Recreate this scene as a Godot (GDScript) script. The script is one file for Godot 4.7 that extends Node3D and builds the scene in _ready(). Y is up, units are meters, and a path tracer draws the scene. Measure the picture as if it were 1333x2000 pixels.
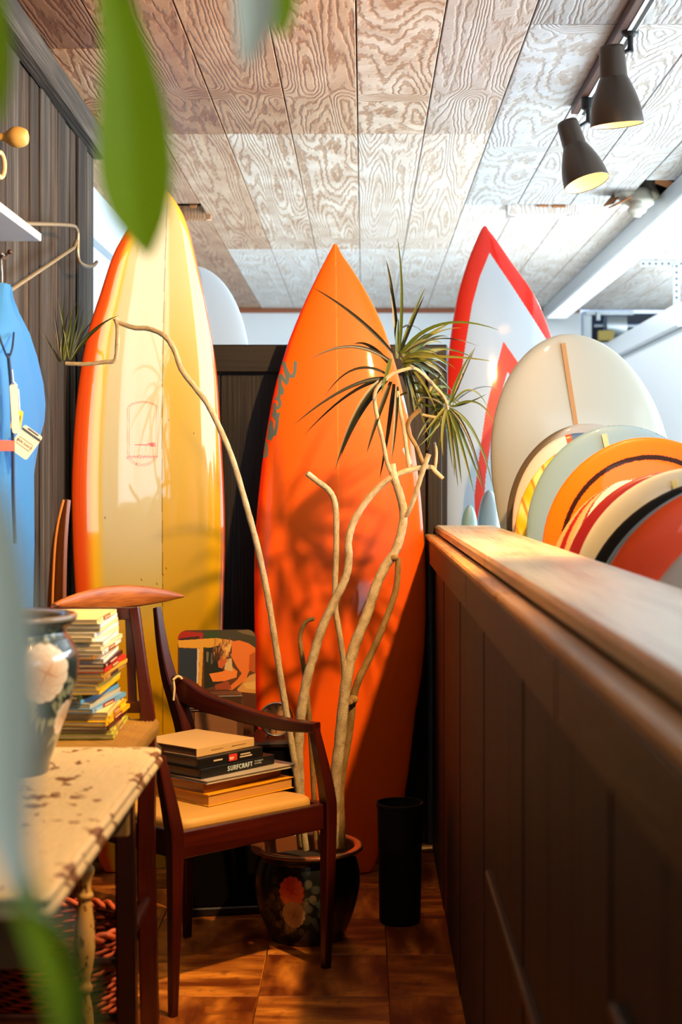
extends Node3D
# The frame is 1333 x 2000. The lens is shifted so that lines along depth meet at pixel (710, 940); F is the focal length in pixels.
const F := 2900.0
const EYE := 1.2
const CEIL := 2.4
var rng := RandomNumberGenerator.new()
var M := {}
var used := {}


func _ready() -> void:
	rng.seed = 7
	var cam := Camera3D.new()
	cam.name = "camera"
	cam.projection = Camera3D.PROJECTION_FRUSTUM
	cam.near = 0.05
	cam.far = 60.0
	cam.size = 0.05 * 2000.0 / F
	cam.frustum_offset = Vector2(0.05 * (666.5 - 710.0) / F, -0.05 * (1000.0 - 940.0) / F)
	cam.position = Vector3(0, EYE, 0)
	var ca := CameraAttributesPhysical.new()
	ca.frustum_focus_distance = 4.1
	ca.frustum_focal_length = 52.2
	ca.frustum_near = 0.05
	ca.frustum_far = 60.0
	ca.exposure_aperture = 4.0
	cam.attributes = ca
	add_child(cam)
	cam.current = true
	var we := WorldEnvironment.new()
	we.name = "world_environment"
	var e := Environment.new()
	var sm := ProceduralSkyMaterial.new()
	sm.sky_top_color = Color(0.50, 0.68, 0.92)
	sm.sky_horizon_color = Color(0.84, 0.91, 0.97)
	sm.ground_horizon_color = Color(0.74, 0.76, 0.77)
	sm.ground_bottom_color = Color(0.62, 0.62, 0.61)
	sm.energy_multiplier = 2.2
	var sky := Sky.new()
	sky.sky_material = sm
	e.background_mode = Environment.BG_SKY
	e.sky = sky
	e.tonemap_mode = Environment.TONE_MAPPER_LINEAR
	e.tonemap_exposure = 1.0
	e.sdfgi_enabled = true
	e.ssao_enabled = true
	e.ssil_enabled = true
	we.environment = e
	add_child(we)
	# unseen shop windows added on the right and behind the camera for daylight
	area("added_window_light", Vector3(2.72, 1.2, -5.4), PI / 2, Vector2(5.6, 2.1), Color(0.87, 0.95, 1.0), 4.1)
	area("added_window_light", Vector3(2.72, 1.5, -0.3), PI / 2, Vector2(1.8, 1.5), Color(0.87, 0.95, 1.0), 1.7)  # small unseen pane added for the glare on the yellow board
	area("added_window_light", Vector3(1.7, 1.6, 2.3), 0.0, Vector2(1.5, 1.2), Color(0.90, 0.96, 1.0), 1.5)
	textures()
	materials()
	build_room()
	build_partition()
	build_half_wall()
	build_track()
	build_boards()
	build_rack()
	build_armchair()
	build_stool()
	build_table()
	build_trunk()
	build_plant()
	build_wall_things()
	build_far_things()
	build_front_leaves()


func area(called: String, at: Vector3, turn: float, size: Vector2, color: Color, energy: float) -> void:
	var l := AreaLight3D.new()
	l.name = called
	l.area_size = size
	l.area_normalize_energy = false
	l.light_color = color
	l.light_energy = energy
	l.area_range = 30.0
	l.shadow_enabled = true
	l.position = at
	l.rotation.y = turn
	add_child(l, true)


# ---------------------------------------------------------------- helpers
func at(px: float, py: float, d: float) -> Vector3:
	return Vector3((px - 710.0) * d / F, EYE - (py - 940.0) * d / F, -d)


func numbered(called: String) -> String:
	if not used.has(called):
		used[called] = 0
		return called
	used[called] += 1
	return "%s_%03d" % [called, used[called]]


func tag(o: Node, label: String, category := "", group := "", kind := "") -> void:
	if label: o.set_meta("label", label)
	if category: o.set_meta("category", category)
	if group: o.set_meta("group", group)
	if kind: o.set_meta("kind", kind)


func thing(called: String, label: String, category: String, where := Vector3.ZERO, group := "", basis := Basis()) -> Node3D:
	var o := Node3D.new()
	o.name = numbered(called)
	o.transform = Transform3D(basis, where)
	add_child(o)
	tag(o, label, category, group)
	return o


func struct(called: String, label := "") -> Node3D:
	var o := Node3D.new()
	o.name = called
	add_child(o)
	tag(o, label, "", "", "structure")
	return o


func xf_of(n: Node) -> Transform3D:
	var t := Transform3D()
	while n != self and n != null:
		t = (n as Node3D).transform * t
		n = n.get_parent()
	return t


# commits a mesh whose points are in world space as a child of parent
func obj(called: String, m: MB, material: Material, parent: Node, label := "") -> MeshInstance3D:
	var inv := xf_of(parent).affine_inverse()
	var o := MeshInstance3D.new()
	o.name = numbered(called) if parent == self else called
	o.mesh = m.mesh(inv)
	o.material_override = null
	o.mesh.surface_set_material(0, material)
	o.cast_shadow = GeometryInstance3D.SHADOW_CASTING_SETTING_ON
	parent.add_child(o, true)
	if label: o.set_meta("label", label)
	return o


# a thing that is one mesh, its origin at where
func solo(called: String, m: MB, material: Material, where: Vector3, label: String, category: String, group := "") -> MeshInstance3D:
	var o := MeshInstance3D.new()
	o.name = numbered(called)
	o.position = where
	o.mesh = m.mesh(Transform3D(Basis(), where).affine_inverse())
	o.mesh.surface_set_material(0, material)
	add_child(o)
	tag(o, label, category, group)
	return o


class MB:
	var v := PackedVector3Array()
	var n := PackedVector3Array()
	var uv := PackedVector2Array()
	var ix := PackedInt32Array()

	func mesh(inv: Transform3D) -> ArrayMesh:
		var a := []
		a.resize(Mesh.ARRAY_MAX)
		var vv := PackedVector3Array()
		var nn := PackedVector3Array()
		vv.resize(v.size())
		nn.resize(v.size())
		for i in v.size():
			vv[i] = inv * v[i]
			nn[i] = (inv.basis * n[i]).normalized()
		a[Mesh.ARRAY_VERTEX] = vv
		a[Mesh.ARRAY_NORMAL] = nn
		a[Mesh.ARRAY_TEX_UV] = uv
		a[Mesh.ARRAY_INDEX] = ix
		var m := ArrayMesh.new()
		m.add_surface_from_arrays(Mesh.PRIMITIVE_TRIANGLES, a)
		return m

	func face(p: Array, nor: Vector3, t: Array) -> void:   # a convex polygon, flat
		var b := v.size()
		for i in p.size():
			v.append(p[i])
			n.append(nor)
			uv.append(t[i])
		var c: Vector3 = (p[1] - p[0]).cross(p[2] - p[0])
		var flip := c.dot(nor) < 0.0
		for i in range(1, p.size() - 1):
			if flip: ix.append_array([b, b + i, b + i + 1])
			else: ix.append_array([b, b + i + 1, b + i])

	func box(c: Vector3, s: Vector3, bas := Basis(), bev := 0.003, off := Vector2.ZERO, grain := -1) -> void:
		var h := s / 2.0
		bev = minf(bev, minf(h.x, minf(h.y, h.z)) * 0.8)
		var g := grain if grain >= 0 else s.max_axis_index()
		var q := h - Vector3.ONE * bev
		var corner := func(a: int, sg: Vector3) -> Vector3:
			var p := Vector3(sg.x * q.x, sg.y * q.y, sg.z * q.z)
			p[a] = sg[a] * h[a]
			return p
		var put := func(p: Array, nor: Vector3, a: int) -> void:
			var w := []
			var t := []
			for k: Vector3 in p:
				w.append(c + bas * k)
				if a == g: t.append(Vector2(k[(g + 1) % 3], k[(g + 2) % 3]) + off)
				else: t.append(Vector2(k[3 - a - g], k[g]) + off)
			face(w, bas * nor, t)
		for a in 3:
			var u := (a + 1) % 3
			var w := (a + 2) % 3
			for sa in [-1.0, 1.0]:
				var p := []
				for k in [[-1.0, -1.0], [1.0, -1.0], [1.0, 1.0], [-1.0, 1.0]]:
					var sg := Vector3.ZERO
					sg[a] = sa
					sg[u] = k[0]
					sg[w] = k[1]
					p.append(corner.call(a, sg))
				var nor := Vector3.ZERO
				nor[a] = sa
				put.call(p, nor, a)
				for su in [-1.0, 1.0]:   # the edge between axes a and u, along w
					var s1 := Vector3.ZERO
					s1[a] = sa
					s1[u] = su
					s1[w] = -1.0
					var s2 := s1
					s2[w] = 1.0
					var en := Vector3.ZERO
					en[a] = sa
					en[u] = su
					put.call([corner.call(a, s1), corner.call(a, s2), corner.call(u, s2), corner.call(u, s1)], en.normalized(), a)
		for sx in [-1.0, 1.0]:
			for sy in [-1.0, 1.0]:
				for sz in [-1.0, 1.0]:
					var sg := Vector3(sx, sy, sz)
					put.call([corner.call(0, sg), corner.call(1, sg), corner.call(2, sg)], sg.normalized(), 0)

	# rows of points; wrap closes each row; caps: 1 first row, 2 last row. uvs: rows of Vector2 or null
	func grid(P: Array, wrap := true, caps := 3, uvs = null, us := 1.0, vs := 1.0, flip_sheet := false) -> void:
		var R := P.size()
		var C: int = P[0].size()
		var b := v.size()
		var cols := C + 1 if wrap else C
		var nor := []
		var sum := 0.0
		for i in R:
			var row: Array = P[i]
			var cen := Vector3.ZERO
			for p: Vector3 in row: cen += p
			cen /= C
			var up: Array = P[mini(i + 1, R - 1)]
			var dn: Array = P[maxi(i - 1, 0)]
			var nr := []
			for j in C:
				var j1 := (j + 1) % C if wrap else mini(j + 1, C - 1)
				var j0 := (j - 1 + C) % C if wrap else maxi(j - 1, 0)
				var du: Vector3 = row[j1] - row[j0]
				if du.length_squared() < 1e-12:
					du = (up[j1] - up[j0]) + (dn[j1] - dn[j0])
				var dv: Vector3 = up[j] - dn[j]
				var x := du.cross(dv)
				x = x.normalized() if x.length_squared() > 1e-20 else Vector3.UP
				nr.append(x)
				if wrap: sum += x.dot(row[j] - cen)
			nor.append(nr)
		var sgn := 1.0
		if wrap: sgn = 1.0 if sum >= 0.0 else -1.0
		elif flip_sheet: sgn = -1.0
		var len_v := 0.0
		for i in R:
			if i > 0: len_v += (P[i][0] - P[i - 1][0]).length()
			for j in cols:
				var jj := j % C
				v.append(P[i][jj])
				n.append(nor[i][jj] * sgn)
				uv.append(uvs[i][jj] if uvs != null else Vector2(us * j / float(C), vs * len_v))
		for i in R - 1:
			for j in cols - 1:
				var a := b + i * cols + j
				var c := a + cols
				if sgn > 0.0: ix.append_array([a, c, a + 1, a + 1, c, c + 1])
				else: ix.append_array([a, a + 1, c, a + 1, c + 1, c])
		if wrap:
			for k in 2:
				if not (caps & (1 << k)): continue
				var i := 0 if k == 0 else R - 1
				var o := 1 if k == 0 else R - 2
				var c0 := Vector3.ZERO
				var c1 := Vector3.ZERO
				var nrm := Vector3.ZERO
				for j in C:
					c0 += P[i][j]
					c1 += P[R / 2][j] + P[o][j]
					nrm += (P[i][j] - P[i][0]).cross(P[i][(j + 1) % C] - P[i][0])
				if nrm.length_squared() < 1e-18: continue
				c0 /= C
				nrm = nrm.normalized()
				if nrm.dot(c0 - c1 / (2.0 * C)) < 0.0: nrm = -nrm
				var b2 := v.size()
				v.append(c0)
				n.append(nrm)
				var um := Vector2.ZERO
				if uvs != null:
					for j in C: um += uvs[i][j]
					um /= C
				uv.append(um)
				for j in C:
					v.append(P[i][j])
					n.append(nrm)
					uv.append(uvs[i][j] if uvs != null else Vector2(P[i][j].x, P[i][j].y))
				for j in C:
					var p1 := b2 + 1 + j
					var p2 := b2 + 1 + (j + 1) % C
					if (v[p1] - c0).cross(v[p2] - c0).dot(nrm) < 0.0: ix.append_array([b2, p1, p2])
					else: ix.append_array([b2, p2, p1])

	func lathe(prof: Array, where: Vector3, bas := Basis(), segs := 24, caps := 3) -> void:
		var rows := []
		for p: Vector2 in prof:
			var r := []
			for k in segs:
				var t := TAU * k / segs
				r.append(where + bas * Vector3(maxf(p.x, 1e-5) * cos(t), p.y, maxf(p.x, 1e-5) * sin(t)))
			rows.append(r)
		grid(rows, true, caps, null, 1.0, 1.0)

	# swept bar: half sizes a (along side) and b per point, k sides (4 gives a chamfered rectangle)
	func sweep(pts: Array, aa, bb = null, side = null, k := 8, caps := 3) -> void:
		var rows := []
		var R := pts.size()
		var s := Vector3.ZERO
		for i in R:
			var t: Vector3 = (pts[mini(i + 1, R - 1)] - pts[maxi(i - 1, 0)]).normalized()
			if side != null: s = side
			elif i == 0:
				s = Vector3.UP if absf(t.y) < 0.8 else Vector3.RIGHT
			s = (s - t * s.dot(t)).normalized()
			var q := t.cross(s)
			var a: float = aa if aa is float else aa[i]
			var c: float = a
			if bb != null: c = bb if bb is float else bb[i]
			var r := []
			if k == 4:
				var m := minf(a, c) * 0.22
				for e in [[a - m, c], [a, c - m], [a, -c + m], [a - m, -c], [-a + m, -c], [-a, -c + m], [-a, c - m], [-a + m, c]]:
					r.append(pts[i] + s * e[0] + q * e[1])
			else:
				for j in k:
					var w := TAU * j / k
					r.append(pts[i] + s * a * cos(w) + q * c * sin(w))
			rows.append(r)
		if k == 4: hard(rows, caps)
		else: grid(rows, true, caps)

	# a swept ring with flat sides: each side its own strip, smooth along its length
	func hard(rows: Array, caps := 3) -> void:
		var C: int = rows[0].size()
		var R := rows.size()
		for j in C:
			var j1 := (j + 1) % C
			var b := v.size()
			var run := 0.0
			for i in R:
				if i > 0: run += (rows[i][0] - rows[i - 1][0]).length()
				var dv: Vector3 = rows[mini(i + 1, R - 1)][j] - rows[maxi(i - 1, 0)][j]
				var x: Vector3 = (rows[i][j1] - rows[i][j]).cross(dv).normalized()
				var cen := Vector3.ZERO
				for p: Vector3 in rows[i]: cen += p
				cen /= C
				if x.dot((rows[i][j] + rows[i][j1]) / 2.0 - cen) < 0.0: x = -x
				for p: Vector3 in [rows[i][j], rows[i][j1]]:
					v.append(p)
					n.append(x)
				uv.append(Vector2(j * 0.03, run))
				uv.append(Vector2(j * 0.03 + (rows[i][j1] - rows[i][j]).length(), run))
			for i in R - 1:
				var a := b + i * 2
				for t: Array in [[a, a + 1, a + 2], [a + 1, a + 3, a + 2]]:
					var cr: Vector3 = (v[t[1]] - v[t[0]]).cross(v[t[2]] - v[t[0]])
					if cr.dot(n[t[0]]) < 0.0: ix.append_array([t[0], t[1], t[2]])
					else: ix.append_array([t[0], t[2], t[1]])
		for k in 2:
			if not (caps & (1 << k)): continue
			var i := 0 if k == 0 else R - 1
			var o := 1 if k == 0 else R - 2
			var t := []
			for p: Vector3 in rows[i]: t.append(Vector2(p.x, p.y))
			face(rows[i], (rows[i][0] - rows[o][0]).normalized(), t)

	# a polygon in the plane of bas.x, bas.y, thick along bas.z; uv from the polygon's box
	func prism(poly: PackedVector2Array, xf: Transform3D, thick: float, uv_unit := true) -> void:
		var lo := poly[0]
		var hi := poly[0]
		for p in poly:
			lo = lo.min(p)
			hi = hi.max(p)
		var tri := Geometry2D.triangulate_polygon(poly)
		for s in [-1.0, 1.0]:
			var b := v.size()
			var nor: Vector3 = xf.basis.z * s
			for p in poly:
				v.append(xf * Vector3(p.x, p.y, s * thick / 2.0))
				n.append(nor)
				uv.append(Vector2((p.x - lo.x) / (hi.x - lo.x), 1.0 - (p.y - lo.y) / (hi.y - lo.y)) if uv_unit else p)
			for i in range(0, tri.size(), 3):
				var c := (v[b + tri[i + 1]] - v[b + tri[i]]).cross(v[b + tri[i + 2]] - v[b + tri[i]])
				if c.dot(nor) < 0.0: ix.append_array([b + tri[i], b + tri[i + 1], b + tri[i + 2]])
				else: ix.append_array([b + tri[i], b + tri[i + 2], b + tri[i + 1]])
		var cw := Geometry2D.is_polygon_clockwise(poly)
		for i in poly.size():
			var p := poly[i]
			var q := poly[(i + 1) % poly.size()]
			var e := q - p
			var o := Vector2(-e.y, e.x) if cw else Vector2(e.y, -e.x)
			var t := Vector2((p.x - lo.x) / (hi.x - lo.x), 1.0 - (p.y - lo.y) / (hi.y - lo.y)) if uv_unit else p
			face([xf * Vector3(p.x, p.y, -thick / 2.0), xf * Vector3(q.x, q.y, -thick / 2.0), xf * Vector3(q.x, q.y, thick / 2.0), xf * Vector3(p.x, p.y, thick / 2.0)], (xf.basis * Vector3(o.x, o.y, 0)).normalized(), [t, t, t, t])


func curve(pts: Array, n := 4) -> Array:   # Catmull-Rom through points (Vector3, Vector2 or float)
	var out := []
	for i in pts.size() - 1:
		var p0 = pts[maxi(i - 1, 0)]
		var p1 = pts[i]
		var p2 = pts[i + 1]
		var p3 = pts[mini(i + 2, pts.size() - 1)]
		for k in n:
			var t := k / float(n)
			out.append(0.5 * (2.0 * p1 + (p2 - p0) * t + (2.0 * p0 - 5.0 * p1 + 4.0 * p2 - p3) * t * t + (3.0 * p1 - p0 - 3.0 * p2 + p3) * t * t * t))
	out.append(pts[-1])
	return out


func lerp_table(t: Array, x: float) -> float:   # [[x, y], ...] rising in x
	if x <= t[0][0]: return t[0][1]
	for i in t.size() - 1:
		if x <= t[i + 1][0]:
			return lerpf(t[i][1], t[i + 1][1], (x - t[i][0]) / (t[i + 1][0] - t[i][0]))
	return t[-1][1]


func round_rect(w: float, h: float, r: float, k := 5) -> PackedVector2Array:
	var p := PackedVector2Array()
	for c in [[w / 2 - r, h / 2 - r, 0.0], [-w / 2 + r, h / 2 - r, PI / 2], [-w / 2 + r, -h / 2 + r, PI], [w / 2 - r, -h / 2 + r, 3 * PI / 2]]:
		for i in k + 1:
			var a: float = c[2] + PI / 2 * i / k
			p.append(Vector2(c[0] + r * cos(a), c[1] + r * sin(a)))
	return p


# ---------------------------------------------------------------- textures and materials
func noise_bytes(seed_: int, freq: float, w: int, h: int, sw := 1, sh := 1, octaves := 3, kind := FastNoiseLite.TYPE_SIMPLEX_SMOOTH) -> PackedByteArray:
	var f := FastNoiseLite.new()
	f.seed = seed_
	f.noise_type = kind
	f.frequency = freq
	f.fractal_octaves = octaves
	var im := f.get_seamless_image(w / sw, h / sh)
	im.convert(Image.FORMAT_L8)
	if sw > 1 or sh > 1: im.resize(w, h, Image.INTERPOLATE_CUBIC)
	return im.get_data()


func to_tex(d: PackedByteArray, w: int, h: int, mono := false) -> ImageTexture:
	var im := Image.create_from_data(w, h, false, Image.FORMAT_L8 if mono else Image.FORMAT_RGB8, d)
	return ImageTexture.create_from_image(im)


# long-grained wood; grain runs along v. stops: colours from dark to light
func wood(seed_: int, w: int, h: int, dark: Color, mid: Color, light: Color, long := 16, fine := 0.5, rings := 0.0) -> Array:
	var a := noise_bytes(seed_, 0.012, w, h, 1, long, 4)
	var b := noise_bytes(seed_ + 1, 0.12, w, h, 1, long, 2)
	var c := noise_bytes(seed_ + 2, 0.008, w, h, 1, 2, 3)
	var out := PackedByteArray()
	var hgt := PackedByteArray()
	out.resize(w * h * 3)
	hgt.resize(w * h)
	for i in w * h:
		var x := a[i] / 255.0
		if rings > 0.0: x = 0.5 + 0.5 * sin((x * 0.8 + c[i] / 640.0) * rings)
		var t := clampf(x * (1.0 - fine) + b[i] / 255.0 * fine + (c[i] / 255.0 - 0.5) * 0.35, 0.0, 1.0)
		var k := dark.lerp(mid, t * 2.0) if t < 0.5 else mid.lerp(light, t * 2.0 - 1.0)
		out[i * 3] = int(k.r * 255)
		out[i * 3 + 1] = int(k.g * 255)
		out[i * 3 + 2] = int(k.b * 255)
		hgt[i] = int(t * 255)
	return [to_tex(out, w, h), to_tex(hgt, w, h, true)]


func rgb(r: int, g: int, b: int) -> Color:
	return Color(r / 255.0, g / 255.0, b / 255.0)


func plywood(dark: Color, pale: Color) -> Array:   # contour bands of a stretched field: the cathedral grain of rotary-cut plywood, whitewashed
	var w := 1024
	var h := 1024
	var a := noise_bytes(31, 0.005, w, h, 1, 6, 2)
	var b := noise_bytes(32, 0.05, w, h, 1, 2, 2)
	var c := noise_bytes(33, 0.16, w, h, 4, 1, 2)
	var e := noise_bytes(34, 0.007, w, h, 1, 1, 3)
	var out := PackedByteArray()
	var hgt := PackedByteArray()
	out.resize(w * h * 3)
	hgt.resize(w * h)
	for i in w * h:
		var f := a[i] / 255.0 * 11.0 + b[i] / 255.0 * 0.5
		f -= floorf(f)
		var band := smoothstep(0.0, 0.30, f) * (1.0 - smoothstep(0.62, 1.0, f))
		var t := clampf(band * 0.62 + (c[i] / 255.0 - 0.5) * 0.22 + 0.16 + (e[i] / 255.0 - 0.5) * 0.7, 0.0, 1.0)
		var k := dark.lerp(pale, t)
		out[i * 3] = int(k.r * 255)
		out[i * 3 + 1] = int(k.g * 255)
		out[i * 3 + 2] = int(k.b * 255)
		hgt[i] = int(clampf(band * 0.75 + c[i] / 255.0 * 0.25, 0.0, 1.0) * 255)
	return [to_tex(out, w, h), to_tex(hgt, w, h, true)]


func chipped() -> ImageTexture:   # cream paint worn through to brown wood
	var w := 512
	var a := noise_bytes(51, 0.018, w, w, 1, 1, 5)
	var b := noise_bytes(52, 0.006, w, w, 1, 1, 2)
	var c := noise_bytes(53, 0.10, w, w, 1, 6, 2)
	var out := PackedByteArray()
	out.resize(w * w * 3)
	var paint := rgb(226, 208, 166)
	var bare := rgb(120, 78, 34)
	for i in w * w:
		var t := smoothstep(0.66, 0.69, a[i] / 255.0 * 0.72 + b[i] / 255.0 * 0.30)
		var k := paint.lerp(rgb(196, 176, 132), c[i] / 255.0 * 0.5).lerp(bare, t)
		out[i * 3] = int(k.r * 255)
		out[i * 3 + 1] = int(k.g * 255)
		out[i * 3 + 2] = int(k.b * 255)
	return to_tex(out, w, w)


func burl() -> Array:   # mottled floor boards
	var w := 512
	var a := noise_bytes(61, 0.014, w, w, 1, 3, 5)
	var b := noise_bytes(62, 0.03, w, w, 2, 1, 3)
	var out := PackedByteArray()
	out.resize(w * w * 3)
	for i in w * w:
		var t := clampf((a[i] / 255.0 - 0.5) * 1.7 + 0.5, 0.0, 1.0)
		var k := rgb(112, 52, 14).lerp(rgb(232, 154, 58), t).lerp(rgb(80, 36, 12), smoothstep(0.66, 0.9, b[i] / 255.0) * 0.35)
		out[i * 3] = int(k.r * 255)
		out[i * 3 + 1] = int(k.g * 255)
		out[i * 3 + 2] = int(k.b * 255)
	return [to_tex(out, w, w)]


var T := {}


func textures() -> void:
	T.ply = plywood(rgb(168, 126, 92), rgb(226, 210, 192))
	T.lit_wash = plywood(rgb(198, 178, 160), rgb(232, 228, 224))  # whitewashed plywood made paler for the brightly lit right and far ceiling
	T.grey = wood(3, 512, 512, rgb(24, 19, 14), rgb(62, 53, 43), rgb(118, 108, 96), 16, 0.55)
	T.dark = wood(4, 512, 512, rgb(8, 3, 1), rgb(22, 10, 4), rgb(44, 22, 9), 12, 0.45)
	T.tan = wood(5, 512, 512, rgb(176, 144, 100), rgb(224, 204, 164), rgb(240, 228, 200), 10, 0.5)
	T.red = wood(6, 256, 512, rgb(34, 8, 4), rgb(58, 13, 5), rgb(80, 24, 9), 12, 0.4)
	T.honey = wood(8, 256, 512, rgb(120, 62, 22), rgb(168, 96, 38), rgb(196, 124, 56), 10, 0.55, 0.0)
	T.chip = chipped()
	T.floor = burl()
	T.rush = wood(9, 256, 256, rgb(140, 90, 26), rgb(214, 160, 62), rgb(240, 204, 118), 4, 0.8)
	T.bark = wood(12, 256, 256, rgb(136, 112, 76), rgb(196, 176, 134), rgb(222, 208, 174), 1, 0.6)


func mat(c: Color, rough := 0.6, metal := 0.0, coat := 0.0) -> StandardMaterial3D:
	var m := StandardMaterial3D.new()
	m.albedo_color = c
	m.roughness = rough
	m.metallic = metal
	if coat > 0.0:
		m.clearcoat_enabled = true
		m.clearcoat = coat
		m.clearcoat_roughness = 0.04
	return m


func mtex(t: Array, scale: Vector2, rough := 0.7, bump := 0.0, tint := Color.WHITE) -> StandardMaterial3D:
	var m := mat(tint, rough)
	m.albedo_texture = t[0]
	m.uv1_scale = Vector3(scale.x, scale.y, 1)
	if bump > 0.0 and t.size() > 1:
		m.heightmap_enabled = true
		m.heightmap_texture = t[1]
		m.heightmap_scale = bump
	return m


func materials() -> void:
	M.ply = mtex(T.ply, Vector2(0.9, 0.42), 0.42, 0.2)
	M.ply2 = mtex(T.ply, Vector2(0.62, 0.7), 0.42, 0.2, Color(0.97, 0.95, 0.93))
	M.lit_wash = mtex(T.lit_wash, Vector2(0.9, 0.42), 0.42, 0.2)
	M.half_lit_wash = mtex(T.lit_wash, Vector2(0.9, 0.42), 0.45, 0.2, Color(0.84, 0.80, 0.77))
	M.cool = mtex(T.lit_wash, Vector2(0.9, 0.42), 0.5, 0.2, Color(0.73, 0.75, 0.77))  # ceiling light evened out in colour: darker beside the right windows
	M.cool2 = mtex(T.lit_wash, Vector2(0.62, 0.7), 0.5, 0.2, Color(0.82, 0.85, 0.88))
	M.lit_wash2 = mtex(T.lit_wash, Vector2(0.62, 0.7), 0.42, 0.2, Color(0.98, 0.98, 0.98))
	M.lit_wash3 = mtex(T.lit_wash, Vector2(0.9, 0.42), 0.42, 0.2, Color(0.95, 0.91, 0.87))
	M.shaded_ply = [mtex(T.ply, Vector2(0.9, 0.42), 0.5, 0.2, Color(0.60, 0.44, 0.32)), mtex(T.ply, Vector2(0.9, 0.42), 0.48, 0.2, Color(0.78, 0.62, 0.49)), mtex(T.ply, Vector2(0.9, 0.42), 0.46, 0.2, Color(0.86, 0.73, 0.61)), mtex(T.ply, Vector2(0.9, 0.42), 0.44, 0.2, Color(0.93, 0.84, 0.75))]  # plywood darkened strip by strip: shade on the near left ceiling as colour
	M.grey = mtex(T.grey, Vector2(3.2, 0.6), 0.9, 0.5)
	M.grey2 = mtex(T.grey, Vector2(2.6, 0.5), 0.9, 0.9, Color(0.74, 0.67, 0.58))
	M.grey3 = mtex(T.grey, Vector2(3.7, 0.7), 0.9, 0.9, Color(1.0, 0.90, 0.78))
	M.beam = mtex(T.grey, Vector2(1.5, 0.5), 0.85, 0.3, Color(1.0, 1.0, 1.0))
	M.dark = mtex(T.dark, Vector2(1.5, 0.6), 0.6, 0.15, Color(0.72, 0.64, 0.58))
	M.dark2 = mtex(T.dark, Vector2(1.2, 0.5), 0.6, 0.15, Color(0.62, 0.52, 0.46))
	M.dark3 = mtex(T.dark, Vector2(1.7, 0.7), 0.6, 0.15, Color(0.78, 0.62, 0.52))
	M.fascia = mtex(T.dark, Vector2(1.7, 0.7), 0.5, 0.15, Color(1.0, 0.78, 0.64))
	M.part = mtex(T.dark, Vector2(1.5, 0.6), 0.5, 0.1, Color(0.72, 0.62, 0.58))
	M.cap = mtex(T.tan, Vector2(2.2, 0.5), 0.34, 0.08, Color(0.96, 0.95, 0.92))
	M.edge = mtex(T.tan, Vector2(2.0, 0.8), 0.5, 0.1, Color(0.95, 0.76, 0.50))
	M.lath = mtex(T.dark, Vector2(2.0, 0.8), 0.45, 0.1)
	M.red = mtex(T.red, Vector2(3.0, 1.0), 0.32)
	M.red2 = mtex(T.red, Vector2(3.0, 1.0), 0.4, 0.0, Color(0.62, 0.5, 0.5))
	M.honey = mtex(T.honey, Vector2(1.0, 2.0), 0.35)
	M.chip = mtex([T.chip], Vector2(2.2, 1.7), 0.45)
	M.chipleg = mtex([T.chip], Vector2(1.0, 5.0), 0.5, 0.0, Color(0.95, 0.84, 0.6))
	M.floor = mtex(T.floor, Vector2(1.6, 1.1), 0.38)
	M.floor2 = mtex(T.floor, Vector2(1.3, 1.3), 0.38, 0.0, Color(0.9, 0.86, 0.84))
	M.rush = mtex(T.rush, Vector2(6, 2), 0.7, 0.2)
	M.bark = mtex(T.bark, Vector2(1, 9), 0.75, 0.3)
	M.bark2 = mtex(T.bark, Vector2(1, 9), 0.8, 0.3, Color(0.82, 0.72, 0.54))
	M.bright = mat(rgb(234, 238, 240), 0.7)
	M.white = mat(rgb(208, 215, 220), 0.7)
	M.white_gloss = mat(rgb(214, 220, 224), 0.35)
	M.black = mat(rgb(16, 13, 11), 0.5)
	M.black_gloss = mat(rgb(14, 12, 11), 0.2)
	M.bronze = mat(rgb(66, 54, 45), 0.42, 0.3)
	M.chrome = mat(rgb(205, 205, 205), 0.18, 1.0)
	M.zinc = mat(rgb(176, 182, 186), 0.4, 0.7)
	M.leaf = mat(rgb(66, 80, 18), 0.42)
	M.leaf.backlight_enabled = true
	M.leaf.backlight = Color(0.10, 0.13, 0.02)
	M.leaf2 = mat(rgb(34, 34, 12), 0.42)  # dark copy of leaf: shade from the lamp is in its colour
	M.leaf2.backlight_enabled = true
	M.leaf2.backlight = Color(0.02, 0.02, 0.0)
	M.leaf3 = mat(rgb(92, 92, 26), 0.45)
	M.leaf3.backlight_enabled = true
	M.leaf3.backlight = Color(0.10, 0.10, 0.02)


# ---------------------------------------------------------------- the room
func wall_x(d: float) -> float:
	return -0.8265 - 0.019 * d


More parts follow.
